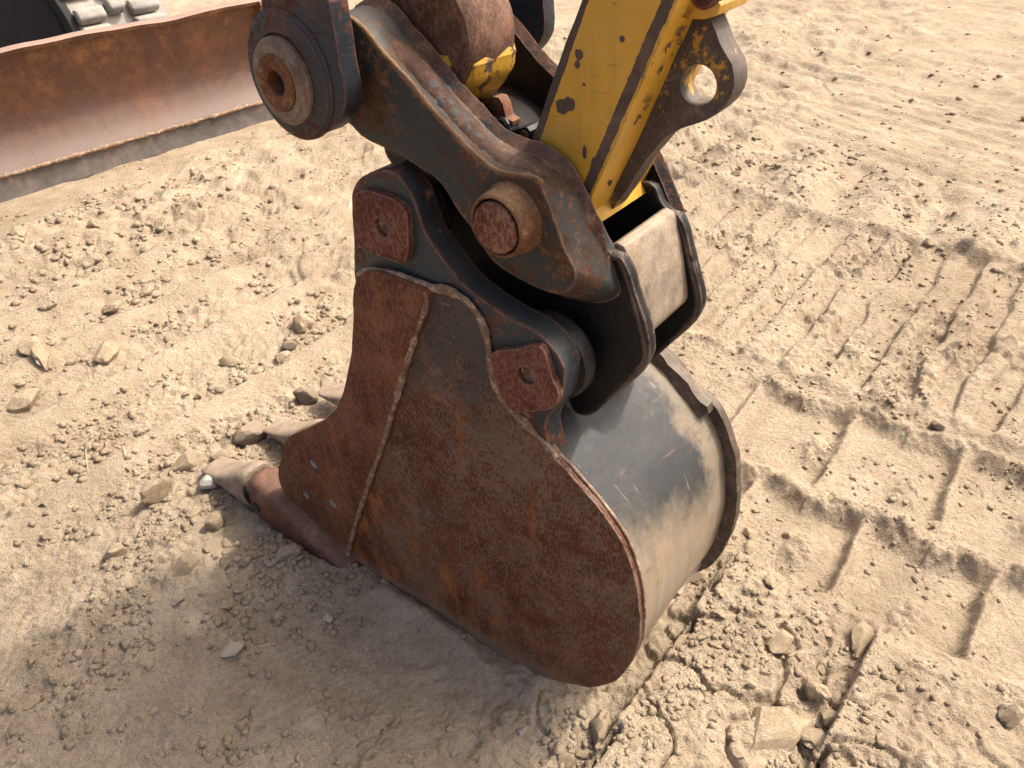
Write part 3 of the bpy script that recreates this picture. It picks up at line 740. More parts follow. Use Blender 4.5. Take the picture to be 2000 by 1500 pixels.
# boom above and behind
bt = (mid_top, TOPZ)
boom_out = [(bt[0] + .13, bt[1] - .06), (bt[0] + .10, bt[1] + .14), (bt[0] - .6, bt[1] + .62), (bt[0] - 1.9, bt[1] + .66), (bt[0] - 3.4, bt[1] - .5), (bt[0] - 4.6, bt[1] - 1.75),
            (bt[0] - 4.4, bt[1] - 1.95), (bt[0] - 3.1, bt[1] - .95), (bt[0] - 1.7, bt[1] + .16), (bt[0] - .7, bt[1] + .16), (bt[0] - .1, bt[1] - .12)]
plate('boom', boom_out, MIDS - .16, MIDS + .16, M['yellow_worn'], ex, bevel=.02, step=.15, wob=0)

# dozer blade
BLS0, BLS1 = -.35, 2.72
prof = [(-4.236, .775), (-4.262, .790), (-4.285, .780), (-4.335, .66), (-4.385, .50), (-4.40, .36), (-4.375, .22), (-4.318, .10)]
def blade_part(name, pr, mat, parent, th, s0, s1, ns, seed, dent):
    rs = np.random.RandomState(seed); P = np.array(resample(pr, .03, closed=False)); m = len(P)
    dn = np.convolve(rs.normal(size=ns + 40), np.hanning(14) / np.hanning(14).sum(), 'same')[20:20 + ns]
    verts, faces = [], []
    T = np.gradient(P, axis=0); T /= np.linalg.norm(T, axis=1)[:, None]; N = np.stack([-T[:, 1], T[:, 0]], 1)
    if N[m // 2][0] < 0: N = -N
    for side in (0, 1):
        for i in range(ns):
            s = s0 + (s1 - s0) * i / (ns - 1); sh = .085 * (s - 2.72)
            for j in range(m):
                q = P[j] - N[j] * th * side
                up = max(0, (P[j][1] - .55) / .25)
                verts.append((q[0] + sh + dent * dn[i] * (.4 + up), s, q[1] + dent * 1.6 * dn[i] * up))
    o_ = ns * m
    for i in range(ns - 1):
        for j in range(m - 1):
            a, b, c, d = i * m + j, (i + 1) * m + j, (i + 1) * m + j + 1, i * m + j + 1
            faces.append((a, b, c, d)); faces.append((o_ + d, o_ + c, o_ + b, o_ + a))
        for j in (0, m - 1):
            a, b = i * m + j, (i + 1) * m + j
            faces.append((a, o_ + a, o_ + b, b))
    for i in (0, ns - 1):
        for j in range(m - 1):
            a, b = i * m + j, i * m + j + 1
            faces.append((a, b, o_ + b, o_ + a))
    me = bpy.data.meshes.new(name); me.from_pydata([tuple(float(c) for c in v) for v in verts], [], faces)
    bm = bmesh.new(); bm.from_mesh(me); bmesh.ops.recalc_face_normals(bm, faces=bm.faces); bm.to_mesh(me); bm.free()
    return link(name, me, mat, parent, ang=50)
db = blade_part('dozer_blade', prof, M['blade'], ex, .025, BLS0, BLS1, 90, 3, .011)
db['label'] = 'rusty curved dozer blade standing on the sand'
blade_part('cutting_edge', [(-4.300, .125), (-4.300, .05), (-4.286, -.02)], M['blade_edge'], db, .035, BLS0, BLS1 + .02, 60, 5, .003)
tube('weld_seam', [(-4.298 + .085 * (s - 2.72), s, .122) for s in np.linspace(BLS0, BLS1, 120)], .013, M['weld'], db, n=6, jit=.25, seed=3)
plate('end_plate', [(-4.23, .80), (-4.215, .77), (-4.30, .62), (-4.35, .45), (-4.36, .33), (-4.33, .2), (-4.27, .1), (-4.27, .0), (-4.34, .0), (-4.42, .15), (-4.47, .4), (-4.42, .62), (-4.33, .80)], BLS1, BLS1 + .03, M['blade'], db, bevel=.006, step=.05)

# crawler track: belt loop with blocks
TU, TZ, TR_, TS0, TS1 = -5.50, .56, .54, 1.74, 2.46
tk = plate('crawler_track', [(TU + TR_ * .96 * math.sin(a), TZ + TR_ * .96 * math.cos(a)) for a in np.linspace(0, math.pi, 18)] + [(TU - 2.3 - TR_ * .96 * math.sin(a), TZ - TR_ * .96 * math.cos(a)) for a in np.linspace(0, math.pi, 18)], TS0, TS1, M['rubber_dusty'], ex, bevel=.02, step=0, wob=0)
tk['label'] = 'dusty rubber crawler track behind the dozer blade'
plate('side_frame', [(TU + TR_ * .8 * math.sin(a), TZ + TR_ * .8 * math.cos(a)) for a in np.linspace(0, math.pi, 14)] + [(TU - 2.3 - TR_ * .8 * math.sin(a), TZ - TR_ * .8 * math.cos(a)) for a in np.linspace(0, math.pi, 14)], TS0 - .03, TS0 + .02, M['rubber'], tk, bevel=.02, step=0, wob=0)
plate('belt_rim', [(TU + TR_ * .99 * math.sin(a), TZ + TR_ * .99 * math.cos(a)) for a in np.linspace(0, math.pi, 24)] + [(TU - 2.3 - TR_ * .99 * math.sin(a), TZ - TR_ * .99 * math.cos(a)) for a in np.linspace(0, math.pi, 24)], TS0 - .006, TS0 + .05, M['rubber'], tk, bevel=.015, step=0, wob=0)
rsx = np.random.RandomState(9)
for i in range(11):
    a = math.radians(-16 + i * 15.5)
    cu, cz, nu, nz = TU + TR_ * math.sin(a), TZ + TR_ * math.cos(a), math.sin(a), math.cos(a)
    tu, tz = nz, -nu
    for j, (sa, sb) in enumerate(((.05, .25), (.29, .40), (.44, .66))):
        st = (.5 if (i + j) % 2 else 0) * .06
        hh, ww = .050 + .006 * rsx.normal(), .058
        ringp = []
        for (dn, dw) in ((-.01, ww), (hh, ww * .60), (hh, -ww * .60), (-.01, -ww)):
            ringp.append((cu + nu * dn + tu * (dw + st), cz + nz * dn + tz * (dw + st)))
        plate('track_block', ringp, TS0 + sa, TS0 + sb, M['rubber_dusty'], tk, bevel=.018, step=0, wob=0, seg=3)

# ------------------------------------------------------------------ quick coupler
qc = root('quick_coupler', 'heavy rust and blue-black quick coupler pinned between yellow arm and bucket', 'coupler', (.1, MIDS, .78))
FAR_ = MIDS * 2
M['lip_rust'] = metal('lip_rust', dark=(.10, .05, .025), mid=(.22, .11, .05), hot=(.36, .22, .12), dust=.2, scale=30, bump=.4)
NS0, NS1 = .017, .117                              # near casting; the far one mirrors it
cast_front = tr([(622, 70), (645, 40), (676, 31), (707, 56), (746, 105), (795, 157), (840, 213), (882, 259), (931, 308), (966, 333), (1002, 342), (1034, 344), (1056, 358), (1070, 395), (1086, 440), (1104, 490), (1122, 522), (1122, 548), (1108, 567),
                 (1085, 572), (1050, 561), (1010, 541), (970, 516), (942, 482), (915, 437), (888, 398), (860, 356), (818, 324), (781, 302), (746, 288), (706, 264), (680, 238), (640, 225), (610, 180), (605, 120)], NS0)
cast_back = tr([(668, 50), (700, 14), (739, 7), (777, 28), (805, 63), (847, 108), (900, 175), (935, 210), (984, 262), (1026, 283), (1068, 297), (1106, 325), (1130, 365), (1150, 405), (1170, 450), (1190, 497), (1206, 540), (1212, 572), (1185, 590),
                (1150, 590), (1090, 578), (1040, 560), (1000, 535), (975, 500), (945, 455), (918, 412), (890, 370), (850, 335), (820, 310), (785, 290), (750, 270), (728, 248), (690, 230), (660, 180), (655, 110)], NS1)
for nm, far in (('near', 0), ('far', 1)):
    b_, sg = (None, 1) if not far else (MIDS * 2, -1)
    if far:
        c = plate('side_casting', cast_back, NS1 - .022, NS1, M['far_cast'], qc, bevel=.004, seg=3, step=.013, base=b_, sign=sg, wob=.0012, seed=3)
        c['label'] = 'dark far side casting of the coupler'
    else:
        c = plate('side_casting', cast_front, NS0, NS1, M['cast'], qc, back=cast_back, bevel=.0045, seg=3, step=.013, wob=.0012, seed=3)
    if far:
        tube('top_rim', [(u_, FAR_ - NS1 + .011, z_ + .001) for u_, z_ in cast_back[2:17]], .0135, M['cast_rim'], c, n=4, jit=.03, seed=15, step=.008, flat=1.1)
    if not far:
        c['label'] = 'near side casting with large pin boss'
        # rims on the upper flank
        tube('front_lip', [(u_, NS0 + .004, z_ - .001) for u_, z_ in cast_front[2:13]], .0042, M['lip_rust'], c, n=8, jit=.10, seed=4, step=.006)
        rim_pts = resample([(u_, NS1 - .006, z_ - .001) for u_, z_ in cast_back[1:16]], .008, closed=False)
        rad = [.0165 * min(1, .25 + i / 9, .25 + (len(rim_pts) - 1 - i) / 9) for i in range(len(rim_pts))]
        tube('top_rim', rim_pts, rad, M['cast_rim'], c, n=4, jit=.03, seed=5, flat=1.15)
        mid = resample([(a[0] * .55 + b[0] * .45, NS0 + (NS1 - NS0) * .45, a[1] * .55 + b[1] * .45 - .007) for a, b in zip(cast_front[3:12], cast_back[3:12])], .009, closed=False)
        rad = [.0135 * min(1, .2 + i / 10, .2 + (len(mid) - 1 - i) / 10) for i in range(len(mid))]
        tube('rib', mid, rad, M['cast_rim'], c, n=12, jit=.05, seed=6, flat=1.9)
        lathe('pin_boss', SPIN[0], SPIN[1], [(.062, .030), (.0585, .016), (.0545, .008), (.0525, -.014), (.0505, -.022), (.0475, -.0245), (.0455, -.0225), (.0450, -.004)], M['boss'], c, n=56, jit=.008, seed=2)
        lathe('arm_pin', SPIN[0] - .001, SPIN[1] - .0015, [(.0, -.0300), (.030, -.0295), (.0385, -.0275), (.0415, -.0235), (.0415, .02)], M['pin_red'], c, n=48, jit=.006, seed=7)
        lathe('pin_gap', SPIN[0], SPIN[1], [(.0, -.012), (.0458, -.012)], M['black'], c, n=32)
DS0, DS1 = .1175, .1395
M['worn_dark'] = metal('worn_dark', dark=(.035, .024, .018), mid=(.085, .062, .048), hot=(.20, .15, .115), dust=.12, scale=14, bump=.3, rough=.55, edge_col=(.34, .26, .20), edge_r=.006)
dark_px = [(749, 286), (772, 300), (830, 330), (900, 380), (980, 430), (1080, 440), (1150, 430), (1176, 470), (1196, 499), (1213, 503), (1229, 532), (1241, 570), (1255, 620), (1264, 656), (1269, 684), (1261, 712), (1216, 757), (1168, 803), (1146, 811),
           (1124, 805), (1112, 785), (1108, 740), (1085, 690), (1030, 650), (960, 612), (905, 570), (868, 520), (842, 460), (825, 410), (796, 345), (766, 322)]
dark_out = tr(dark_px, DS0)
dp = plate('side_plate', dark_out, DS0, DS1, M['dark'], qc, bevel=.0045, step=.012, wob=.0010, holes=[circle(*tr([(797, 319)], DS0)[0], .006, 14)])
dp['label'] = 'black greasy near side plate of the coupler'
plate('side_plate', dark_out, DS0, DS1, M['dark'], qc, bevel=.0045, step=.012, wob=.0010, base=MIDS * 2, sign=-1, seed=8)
# worn brown rims along the rear edges of both plates
M['worn_rim'] = metal('worn_rim', dark=(.040, .028, .022), mid=(.090, .064, .050), hot=(.20, .15, .115), dust=.08, scale=14, bump=.25, rough=.55)
rimu = tr([(1172, 462), (1196, 497), (1214, 502), (1229, 532), (1241, 570), (1255, 620), (1264, 656), (1267, 684), (1259, 711), (1216, 755), (1168, 801)], (DS0 + DS1) / 2)
for yb in ((DS0 + DS1) / 2, MIDS * 2 - (DS0 + DS1) / 2):
    rp = resample([(u_ - .0025, yb, z_) for u_, z_ in rimu], .01, closed=False)
    rad = [.0085 * min(1, .35 + i / 6, .15 + (len(rp) - 1 - i) / 16) for i in range(len(rp))]
    tube('worn_rim', rp, rad, M['worn_rim'], qc, n=12, jit=.02, seed=int(yb * 100), flat=1.50)
# cross plate between the side plates
cp = tr([(1316, 410), (1326, 448), (1336, 500), (1344, 552), (1345, 580)], MIDS * 2 - DS1)
cpo = cp + [(cp[-1][0] - .012, cp[-1][1] - .018), (cp[-1][0] - .03, cp[-1][1] - .02)] + [(u_ - .022, z_ - .002) for u_, z_ in cp[::-1]]
plate('cross_plate', cpo, DS1 + .0005, MIDS * 2 - DS1 - .0005, M['worn'], qc, bevel=.004, step=.01, wob=.0006)
# inner guards and locking gear between the plates
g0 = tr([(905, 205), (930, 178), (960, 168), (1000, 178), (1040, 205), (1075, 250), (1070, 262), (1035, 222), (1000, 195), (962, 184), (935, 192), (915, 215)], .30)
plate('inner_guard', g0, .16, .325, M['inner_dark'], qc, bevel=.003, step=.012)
cb = tr([(936, 203), (950, 194), (974, 185), (984, 187), (992, 200), (998, 224), (1012, 232), (1013, 240), (984, 246), (978, 235), (972, 206), (966, 199), (946, 204), (938, 209)], .22)
plate('lock_bracket', cb, .205, .228, M['bracket'], qc, bevel=.003, step=.01)
hb = tr([(1010, 256)], .22)[0]
lf = plate('lock_fitting', tr([(985, 262), (1000, 255), (1030, 248), (1036, 256), (1034, 272), (1024, 280), (1000, 276)], .20), .198, .235, M['black'], qc, bevel=.004, step=.008)
fh = tr([(1024, 264)], .197)[0]
lathe('fitting_ring', fh[0], fh[1], [(.0085, .199), (.0085, .195), (.0065, .194), (.0055, .197), (.0, .197)], M['collar'], lf, n=18)
nb = tr([(985, 248)], .21)[0]
lathe('lock_nut', nb[0], nb[1], [(.0, .195), (.018, .195), (.022, .199), (.022, .225)], M['black'], qc, n=12, ang=20)
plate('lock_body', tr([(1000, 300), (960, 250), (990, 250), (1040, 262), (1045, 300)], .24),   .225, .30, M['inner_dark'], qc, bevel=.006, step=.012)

# ------------------------------------------------------------------ bucket
bk = root('digging_bucket', 'rusty toothed digging bucket resting on the sand under the coupler', 'bucket', (0, MIDS, 0))
KB = .03
TH = .022
rear = [(1080, 893), (1110, 922), (1150, 970), (1190, 1020), (1220, 1070), (1240, 1130), (1250, 1200), (1246, 1260), (1226, 1308), (1195, 1332), (1150, 1342), (1080, 1328), (1010, 1299), (950, 1270), (900, 1243), (850, 1209), (780, 1156), (720, 1112), (676, 1086)]
side_px = [(822, 566), (850, 566), (880, 575), (908, 590), (930, 617), (945, 655), (954, 700), (962, 742), (976, 776), (1000, 806), (1035, 842), (1065, 874)] + rear + [(664, 1082), (690, 1010), (720, 930), (750, 840), (780, 740), (805, 660), (818, 600)]
side_out = tr(side_px, 0, KB)
sp = plate('side_plate', side_out, 0, TH, M['rust_plate'], bk, k=KB, bevel=.0035, step=.010, wob=.0010, seed=2)
sp['label'] = 'rusted near side plate with gouge marks'
wing_px = [(702, 538), (722, 530), (760, 537), (800, 551), (834, 566), (838, 586), (821, 640), (796, 715), (771, 800), (746, 880), (721, 950), (696, 1028), (680, 1088), (640, 1085), (600, 1040), (570, 990), (545, 938), (548, 900), (560, 860), (592, 840), (632, 822), (652, 804), (668, 776), (678, 735), (686, 690), (690, 640), (690, 590), (694, 558)]
wing_out = tr(wing_px, -.008, KB)
M['lit_hole_wall'] = metal('lit_hole_wall', dark=(.12, .13, .14), mid=(.24, .25, .26), hot=(.34, .34, .34), dust=.05, scale=20)  # pale blue-grey painted in for the light on the bolt holes' inner walls
bolts = [circle(u_, z_, .0140, 18) for u_, z_ in tr([(611, 907), (597, 967), (649, 985)], -.008, KB)]
wg = plate('side_cutter', wing_out, -.008, TH - .002, M['rust_wing'], bk, k=KB, holes=bolts, bevel=.003, step=.010, wob=.0008, seed=4)
wg['label'] = 'dark red-brown side cutter plate with three bolt holes'
FAR = MIDS * 2
for i, (u_, z_) in enumerate(tr([(611, 907), (597, 967), (649, 985)], -.008, KB)):
    y_ = KB * u_
    lathe('lit_hole_cup', u_, z_, [(.0137, y_ - .006), (.0137, y_ + .030), (.0, y_ + .030)][::1], M['lit_hole_wall'], wg, n=18)  # added cup, its pale colour imitates the lit inside of the hole
# far side: same plates mirrored, rear rim standing proud of the shell
far_out = []
for (u_, z_), (px, py) in zip(side_out, side_px):
    far_out.append((u_, z_))
cu_, cz_ = .05, .42
far_rim = []
for i, (u_, z_) in enumerate(far_out):
    g = .018 if (u_ > .20 and .16 < z_ < .66) else .002
    d = math.hypot(u_ - cu_, z_ - cz_); far_rim.append((u_ + (u_ - cu_) / d * g, z_ + (z_ - cz_) / d * g))
plate('side_plate', far_rim, 0, TH, M['worn_dark'], bk, k=KB, bevel=.003, step=.010, wob=.0016, seed=6, base=FAR, sign=-1)
plate('side_cutter', wing_out, -.008, TH - .002, M['rust_wing'], bk, k=KB, bevel=.003, step=.010, base=FAR, sign=-1)
# shell
inset = .010
shell_line = tr([(1040, 852), (1062, 876)] + rear, 0, KB)
extra_front = tr([(640, 1072), (600, 1050)], 0, KB)
top_line = [(-.18, .93), (-.10, .90), (0.0, .86), (.09, .825), (.16, .795)]
sl = np.array(resample(top_line + shell_line[1:] + extra_front, .014, closed=False))
# pull inward
tg = np.gradient(sl, axis=0); tg /= np.linalg.norm(tg, axis=1)[:, None]; nrm = np.stack([tg[:, 1], -tg[:, 0]], 1)
if (nrm[len(nrm) // 3] @ np.array([1, 0])) < 0: nrm = -nrm
nrm = -nrm * np.sign((nrm * (sl - np.array([.0, .45]))).sum(1))[:, None]      # inward
def shell_mesh():
    m, ns = len(sl), 26; verts, faces = [], []
    ys = np.linspace(0, 1, ns)
    for side in (0, 1):
        for i in range(m):
            for j in range(ns):
                p = sl[i] + nrm[i] * (inset + .016 * side)
                a, b = TH + KB * p[0] - .001, FAR - TH - KB * p[0] + .001
                y = a + (b - a) * ys[j]
                dd = float(fbm(np.array(i * .014), np.array(y), 5.0, 3, 140)) * .0045 + float(fbm(np.array(i * .014), np.array(y), 18., 2, 141)) * .0010
                p = p - nrm[i] * dd
                verts.append((p[0], y, p[1]))
    o_ = m * ns
    for i in range(m - 1):
        for j in range(ns - 1):
            a, b, c, d = i * ns + j, (i + 1) * ns + j, (i + 1) * ns + j + 1, i * ns + j + 1
            faces.append((a, b, c, d)); faces.append((o_ + d, o_ + c, o_ + b, o_ + a))
    for i in (0, m - 1):
        for j in range(ns - 1):
            a, b = i * ns + j, i * ns + j + 1
            faces.append((a, b, o_ + b, o_ + a))
    me = bpy.data.meshes.new('shell'); me.from_pydata([tuple(float(c) for c in v) for v in verts], [], faces)
    bm = bmesh.new(); bm.from_mesh(me); bmesh.ops.recalc_face_normals(bm, faces=bm.faces); bm.to_mesh(me); bm.free()
    return link('shell', me, M['shell'], bk, ang=50)
sh = shell_mesh(); sh['label'] = 'scraped blue-grey curved bucket shell, worn bare at the heel'
# torn wear strip along the upper far rim and a heel strip
def strip(name, zlo, zhi, s_in, s_out, th, seed, mat):
    idx = [i for i in range(len(sl)) if zlo <= sl[i][1] <= zhi and sl[i][0] > .12]
    rs = np.random.RandomState(seed); verts, faces = [], []
    for k_, i in enumerate(idx):
        p = sl[i]; o_ = -nrm[i]; e = np.abs(rs.normal()) * .004
        q0 = p + nrm[i] * (inset + .004); q1 = p + o_ * (th - inset + e * .6)
        lift = .004 * rs.normal() * (k_ / len(idx)) ** 2
        for (q, y) in ((q0, s_in - e), (q1 + o_ * lift, s_in + .004 + e), (q1 + o_ * lift, s_out), (q0, s_out)):
            verts.append((float(q[0]), float(y), float(q[1])))
    for a in range(len(idx) - 1):
        for j in range(4):
            b = (j + 1) % 4; faces.append((a * 4 + j, a * 4 + b, a * 4 + 4 + b, a * 4 + 4 + j))
    faces.append((3, 2, 1, 0)); n4 = (len(idx) - 1) * 4; faces.append((n4, n4 + 1, n4 + 2, n4 + 3))
    me = bpy.data.meshes.new(name); me.from_pydata(verts, [], faces)
    bm = bmesh.new(); bm.from_mesh(me); bmesh.ops.recalc_face_normals(bm, faces=bm.faces); bm.to_mesh(me); bm.free()
    return link(name, me, mat, bk, ang=30)
strip('wear_strip', .655, .80, FAR - .062, FAR - .030, .022, 3, M['worn_dark'])
strip('heel_strip', .06, .20, FAR - .16, FAR - .04, .012, 4, M['worn'])
# cutting lip
plate('lip', tr([(690, 1072), (660, 1062), (590, 1030), (560, 1005), (555, 1020), (585, 1050), (640, 1092), (690, 1092)], 0, KB), TH, FAR - TH, M['adapter'], bk, bevel=.004, step=.015)
# weld seams
def on_plate(pxs, y, k=KB, s=0.0): return [(u_, y + k * u_, z_) for u_, z_ in tr(pxs, s, k)]
bead('weld_seam', on_plate([(834, 567), (838, 586), (821, 640), (796, 715), (771, 800), (746, 880), (721, 950), (696, 1028), (682, 1082)], -.0062), .0060, M['weld'], bk, 1)
bead('weld_seam', on_plate([(700, 540), (722, 529), (760, 536), (800, 550), (836, 563), (862, 566), (885, 574), (910, 590), (932, 617), (947, 655), (956, 700), (964, 742), (978, 776), (1002, 806), (1037, 842), (1067, 874), (1082, 896)], .003), .0090, M['weld'], bk, 2)
tube('weld_seam', on_plate([(1082, 897), (1112, 925), (1152, 972), (1192, 1022), (1222, 1072), (1241, 1130), (1251, 1200), (1247, 1258)], .016), .0035, M['weld'], bk, n=8, jit=.08, seed=9, step=.01)
# gouges on the side plate
M['gouge'] = metal('gouge', dark=(.08, .06, .05), mid=(.16, .12, .095), hot=(.26, .2, .16), dust=.1, scale=40)
for i, g in enumerate(([(902, 1040), (897, 1068), (905, 1092)], [(905, 1040), (918, 1062), (930, 1052), (940, 1075), (950, 1062)], [(900, 1102), (938, 1108), (960, 1104)], [(975, 1088), (990, 1110), (986, 1138), (990, 1152)], [(940, 1078), (946, 1092), (938, 1100)], [(795, 925), (799, 940)], [(742, 862), (733, 905)], [(995, 1060), (1003, 1074)], [(870, 740), (880, 752), (868, 770)])):
    tube('gouge', on_plate(g, .0006), .0014, M['gouge'], sp, n=6, jit=.3, seed=20 + i, step=.006)
# ears
EY0, EY1 = .010, .060
ear_b = [(688, 400), (690, 375), (702, 352), (726, 337), (752, 333), (780, 346), (804, 380), (818, 420), (830, 452), (846, 478), (870, 513), (898, 550), (930, 577), (970, 606), (1010, 630), (1048, 650), (1076, 674), (1096, 702), (1103, 735), (1097, 770), (1083, 797), (1070, 818), (1065, 842), (1072, 880), (1080, 912), (1040, 900), (985, 830), (930, 720), (850, 620), (760, 570), (700, 560), (692, 480)]
ear_o = tr(ear_b, EY0)
HA, HB = tr([(741, 447)], EY0 - .02)[0], tr([(1023, 738)], EY0 - .02)[0]
kA = tr([(689, 395), (697, 378), (714, 371), (742, 379), (770, 391), (788, 406), (795, 428), (796, 460), (797, 492), (788, 515), (770, 512), (735, 497), (700, 482), (692, 465), (689, 430)], EY0 - .014)
kB = tr([(958, 704), (964, 688), (980, 684), (1010, 681), (1044, 676), (1060, 684), (1069, 712), (1080, 742), (1091, 768), (1089, 786), (1073, 799), (1045, 803), (1012, 806), (994, 798), (980, 774), (967, 744)], EY0 - .014)
for base, sg in ((None, 1), (FAR, -1)):
    plate('mounting_ear', ear_o, EY0, EY1, M['ear'], bk, bevel=.005, seg=3, step=.011, base=base, sign=sg, wob=.0011, seed=12, holes=[circle(*HA, .030, 24), circle(*HB, .030, 24)])
for kp, hc, sd in ((kA, HA, 31), (kB, HB, 32)):
    plate('pin_keeper', kp, EY0 - .014, EY0 + .0005, M['keeper'], bk, holes=[circle(hc[0], hc[1], .0185, 22, .0006, sd)], bevel=.003, step=.008, wob=.0005, seed=sd)
    lathe('bucket_pin', hc[0], hc[1], [(.0, .014), (.012, .014), (.016, .008), (.0275, .006), (.0295, .012), (.0295, FAR - .01), (.0, FAR - .01)], M['weld'], bk, n=32, jit=.01, seed=sd)
    lathe('bushing', hc[0], hc[1], [(.031, EY1 - .004), (.082, EY1 - .002), (.085, EY1 + .006), (.085, EY1 + .026), (.080, EY1 + .034), (.031, EY1 + .036)], M['black'], bk, n=44)

# teeth: welded adapter and pinned tip
def ring(u_, y, z_, hh, hw, tilt=0.0, n=24, e=3.2):
    out = []
    for i in range(n):
        a = 2 * math.pi * i / n; c, s = math.cos(a), math.sin(a)
        dy = math.copysign(abs(c) ** (2 / e), c) * hw; dz = math.copysign(abs(s) ** (2 / e), s) * hh
        out.append((u_ + dz * math.sin(tilt), y + dy, z_ + dz * math.cos(tilt)))
    return out
def tooth(yc, seed):
    e0 = bpy.data.objects.new('tooth', None); COL.objects.link(e0); e0.parent = bk; e0.empty_display_size = .05
    rs = np.random.RandomState(seed); j = lambda a: a * rs.normal()
    sec_a = [(-.44, .02, .018, .040), (-.52, .040, .042, .049), (-.60, .062, .062, .054), (-.68, .086, .074, .056), (-.745, .104, .080, .057), (-.755, .106, .084, .060), (-.79, .114, .086, .061), (-.825, .119, .084, .060), (-.835, .120, .077, .054), (-.858, .121, .066, .048)]
    sec_t = [(-.862, .121, .060, .045), (-.868, .121, .074, .054), (-.882, .120, .077, .056), (-.905, .116, .071, .056), (-.93, .109, .058, .055), (-.98, .096, .038, .053), (-1.03, .087, .025, .051), (-1.08, .080, .015, .049), (-1.12, .075, .008, .046), (-1.14, .073, .0035, .042)]
    ad = loft('adapter', [ring(u_, yc + j(.0008), z_ + j(.0008), hh, hw, .12) for u_, z_, hh, hw in sec_a], M['adapter'], e0)
    tp = loft('tooth_tip', [ring(u_ + j(.001), yc + j(.0012), z_ + j(.001), hh, hw, .12) for u_, z_, hh, hw in sec_t], M['tip'], e0)
    tube('pin_band', [(-.866 + .12 * 0, yc + math.cos(a) * .049, .119 + math.sin(a) * .066) for a in np.linspace(0, 2 * math.pi, 30)], .006, M['black'], ad, n=6)
    for sg in (-1, 1):
        lathe('retaining_pin', -.80, .118, [(.0, yc + sg * .066), (.014, yc + sg * .0655), (.017, yc + sg * .062), (.017, yc + sg * .05)], M['black'], ad, n=18)
    for m_ in (ad, tp):
        md = m_.modifiers.new('sub', 'SUBSURF'); md.levels = md.render_levels = 1
    return e0
for i, yc in enumerate((-.022, MIDS, FAR + .022)):
    tooth(yc, 50 + i)

# ------------------------------------------------------------------ clods and stones
def rock_mesh(name, seed, mat, sub=3, cuts=7, rough=.16, flat=1.0):
    rs = np.random.RandomState(seed)
    bm = bmesh.new(); bmesh.ops.create_icosphere(bm, subdivisions=sub, radius=.5)
    pl = []
    for i in range(cuts):
        d = rs.normal(size=3); d /= np.linalg.norm(d); pl.append((d, rs.uniform(.26, .42)))
    for v in bm.verts:
        p = np.array(v.co)
        p = p * (1 + rough * (perlin(np.array(p[0] * 2.2 + seed), np.array(p[1] * 2.2 + p[2] * 1.7), seed) + .6 * perlin(np.array(p[0] * 5 + p[2] * 4), np.array(p[1] * 5 + seed), seed + 1) + .35 * perlin(np.array(p[0] * 13 + p[2] * 9), np.array(p[1] * 13 - p[2] * 6 + seed), seed + 2)))
        for d, c in pl:
            e = p @ d - c
            if e > 0: p = p - d * e * .97
        p = p * (1 + .045 * perlin(np.array(p[0] * 9 + seed), np.array(p[1] * 9 + p[2] * 8), seed + 4))
        p[2] *= flat
        v.co = p
    me = bpy.data.meshes.new(name); bm.to_mesh(me); bm.free()
    me.materials.append(mat)
    me.polygons.foreach_set('use_smooth', [True] * len(me.polygons)); me.set_sharp_from_angle(angle=math.radians(24))
    return me
def us(u_, s_): p = ORG + UV * u_ + NV * s_; return float(p[0]), float(p[1])
def stone(name, me, u_, s_, size, rot, sink=.25, label=None, cat='clod', group=None):
    x, y = us(u_, s_)
    o = bpy.data.objects.new(name, me); COL.objects.link(o)
    o.location = (x, y, float(gz(x, y)) + size[2] * (.42 - sink))
    o.scale = size; o.rotation_euler = rot
    if label: o['label'] = label
    o['category'] = cat
    if group: o['group'] = group
    return o
CL = [rock_mesh('clod_%d' % i, 200 + i, M['clod'], 3, 7 + i % 5, .30) for i in range(10)]
SG = [rock_mesh('stone_%d' % i, 300 + i, M['stone_grey'], 3, 9, .14) for i in range(3)]
SPALE = rock_mesh('pale_stone', 320, M['stone_pale'], 2, 10, .08)
SDARK = rock_mesh('dark_stone', 331, M['stone_dark'], 3, 9, .1)
R_ = random.Random(12)
def rr(): return (R_.uniform(-.35, .35), R_.uniform(-.35, .35), R_.uniform(0, 6.28))
taken = []
def special(px, py, size, me, name, label, cat, rot=None, sink=.2, z=0.0):
    u_, s_ = gpt(px, py, z); taken.append((u_, s_, max(size[:2])))
    stone(name, me, u_, s_, size, rot or rr(), sink, label, cat)
special(417, 972, (.075, .065, .075), SPALE, 'stone', 'pale grey angular stone just below the tip of the near tooth', 'stone', (.3, .2, .5), .1)
special(540, 866, (.06, .05, .055), SPALE, 'stone', 'small white rounded stone against the front edge of the side cutter', 'stone', (.1, .5, 1.2), .1)
special(497, 872, (.16, .10, .09), SDARK, 'stone', 'dark-sided flat stone lying between the near and middle teeth', 'stone', (.5, .1, .9), .15)
special(603, 792, (.11, .07, .07), SDARK, 'stone', 'grey-black stone lodged between the middle and far teeth', 'stone', (.2, .5, .3), .1)
special(216, 704, (.12, .11, .09), CL[0], 'dirt_clod', 'largest rounded dirt clod in the rubble left of the bucket', 'clod', None, .2)
special(97, 722, (.07, .16, .07), CL[1], 'dirt_clod', 'long pointed dirt clod near the left edge of the picture', 'clod', (.2, .1, .5), .2)
special(68, 682, (.11, .11, .09), CL[2], 'dirt_clod', 'round pale clod behind the long pointed clod at the left edge', 'clod', None, .2)
special(52, 792, (.12, .10, .08), CL[3], 'dirt_clod', 'flat-topped clod low at the left edge beside the cleat cut', 'clod', None, .25)
special(380, 925, (.13, .11, .08), CL[4], 'dirt_clod', 'big tan clod immediately left of the near tooth', 'clod', (.2, -.2, .8), .3)
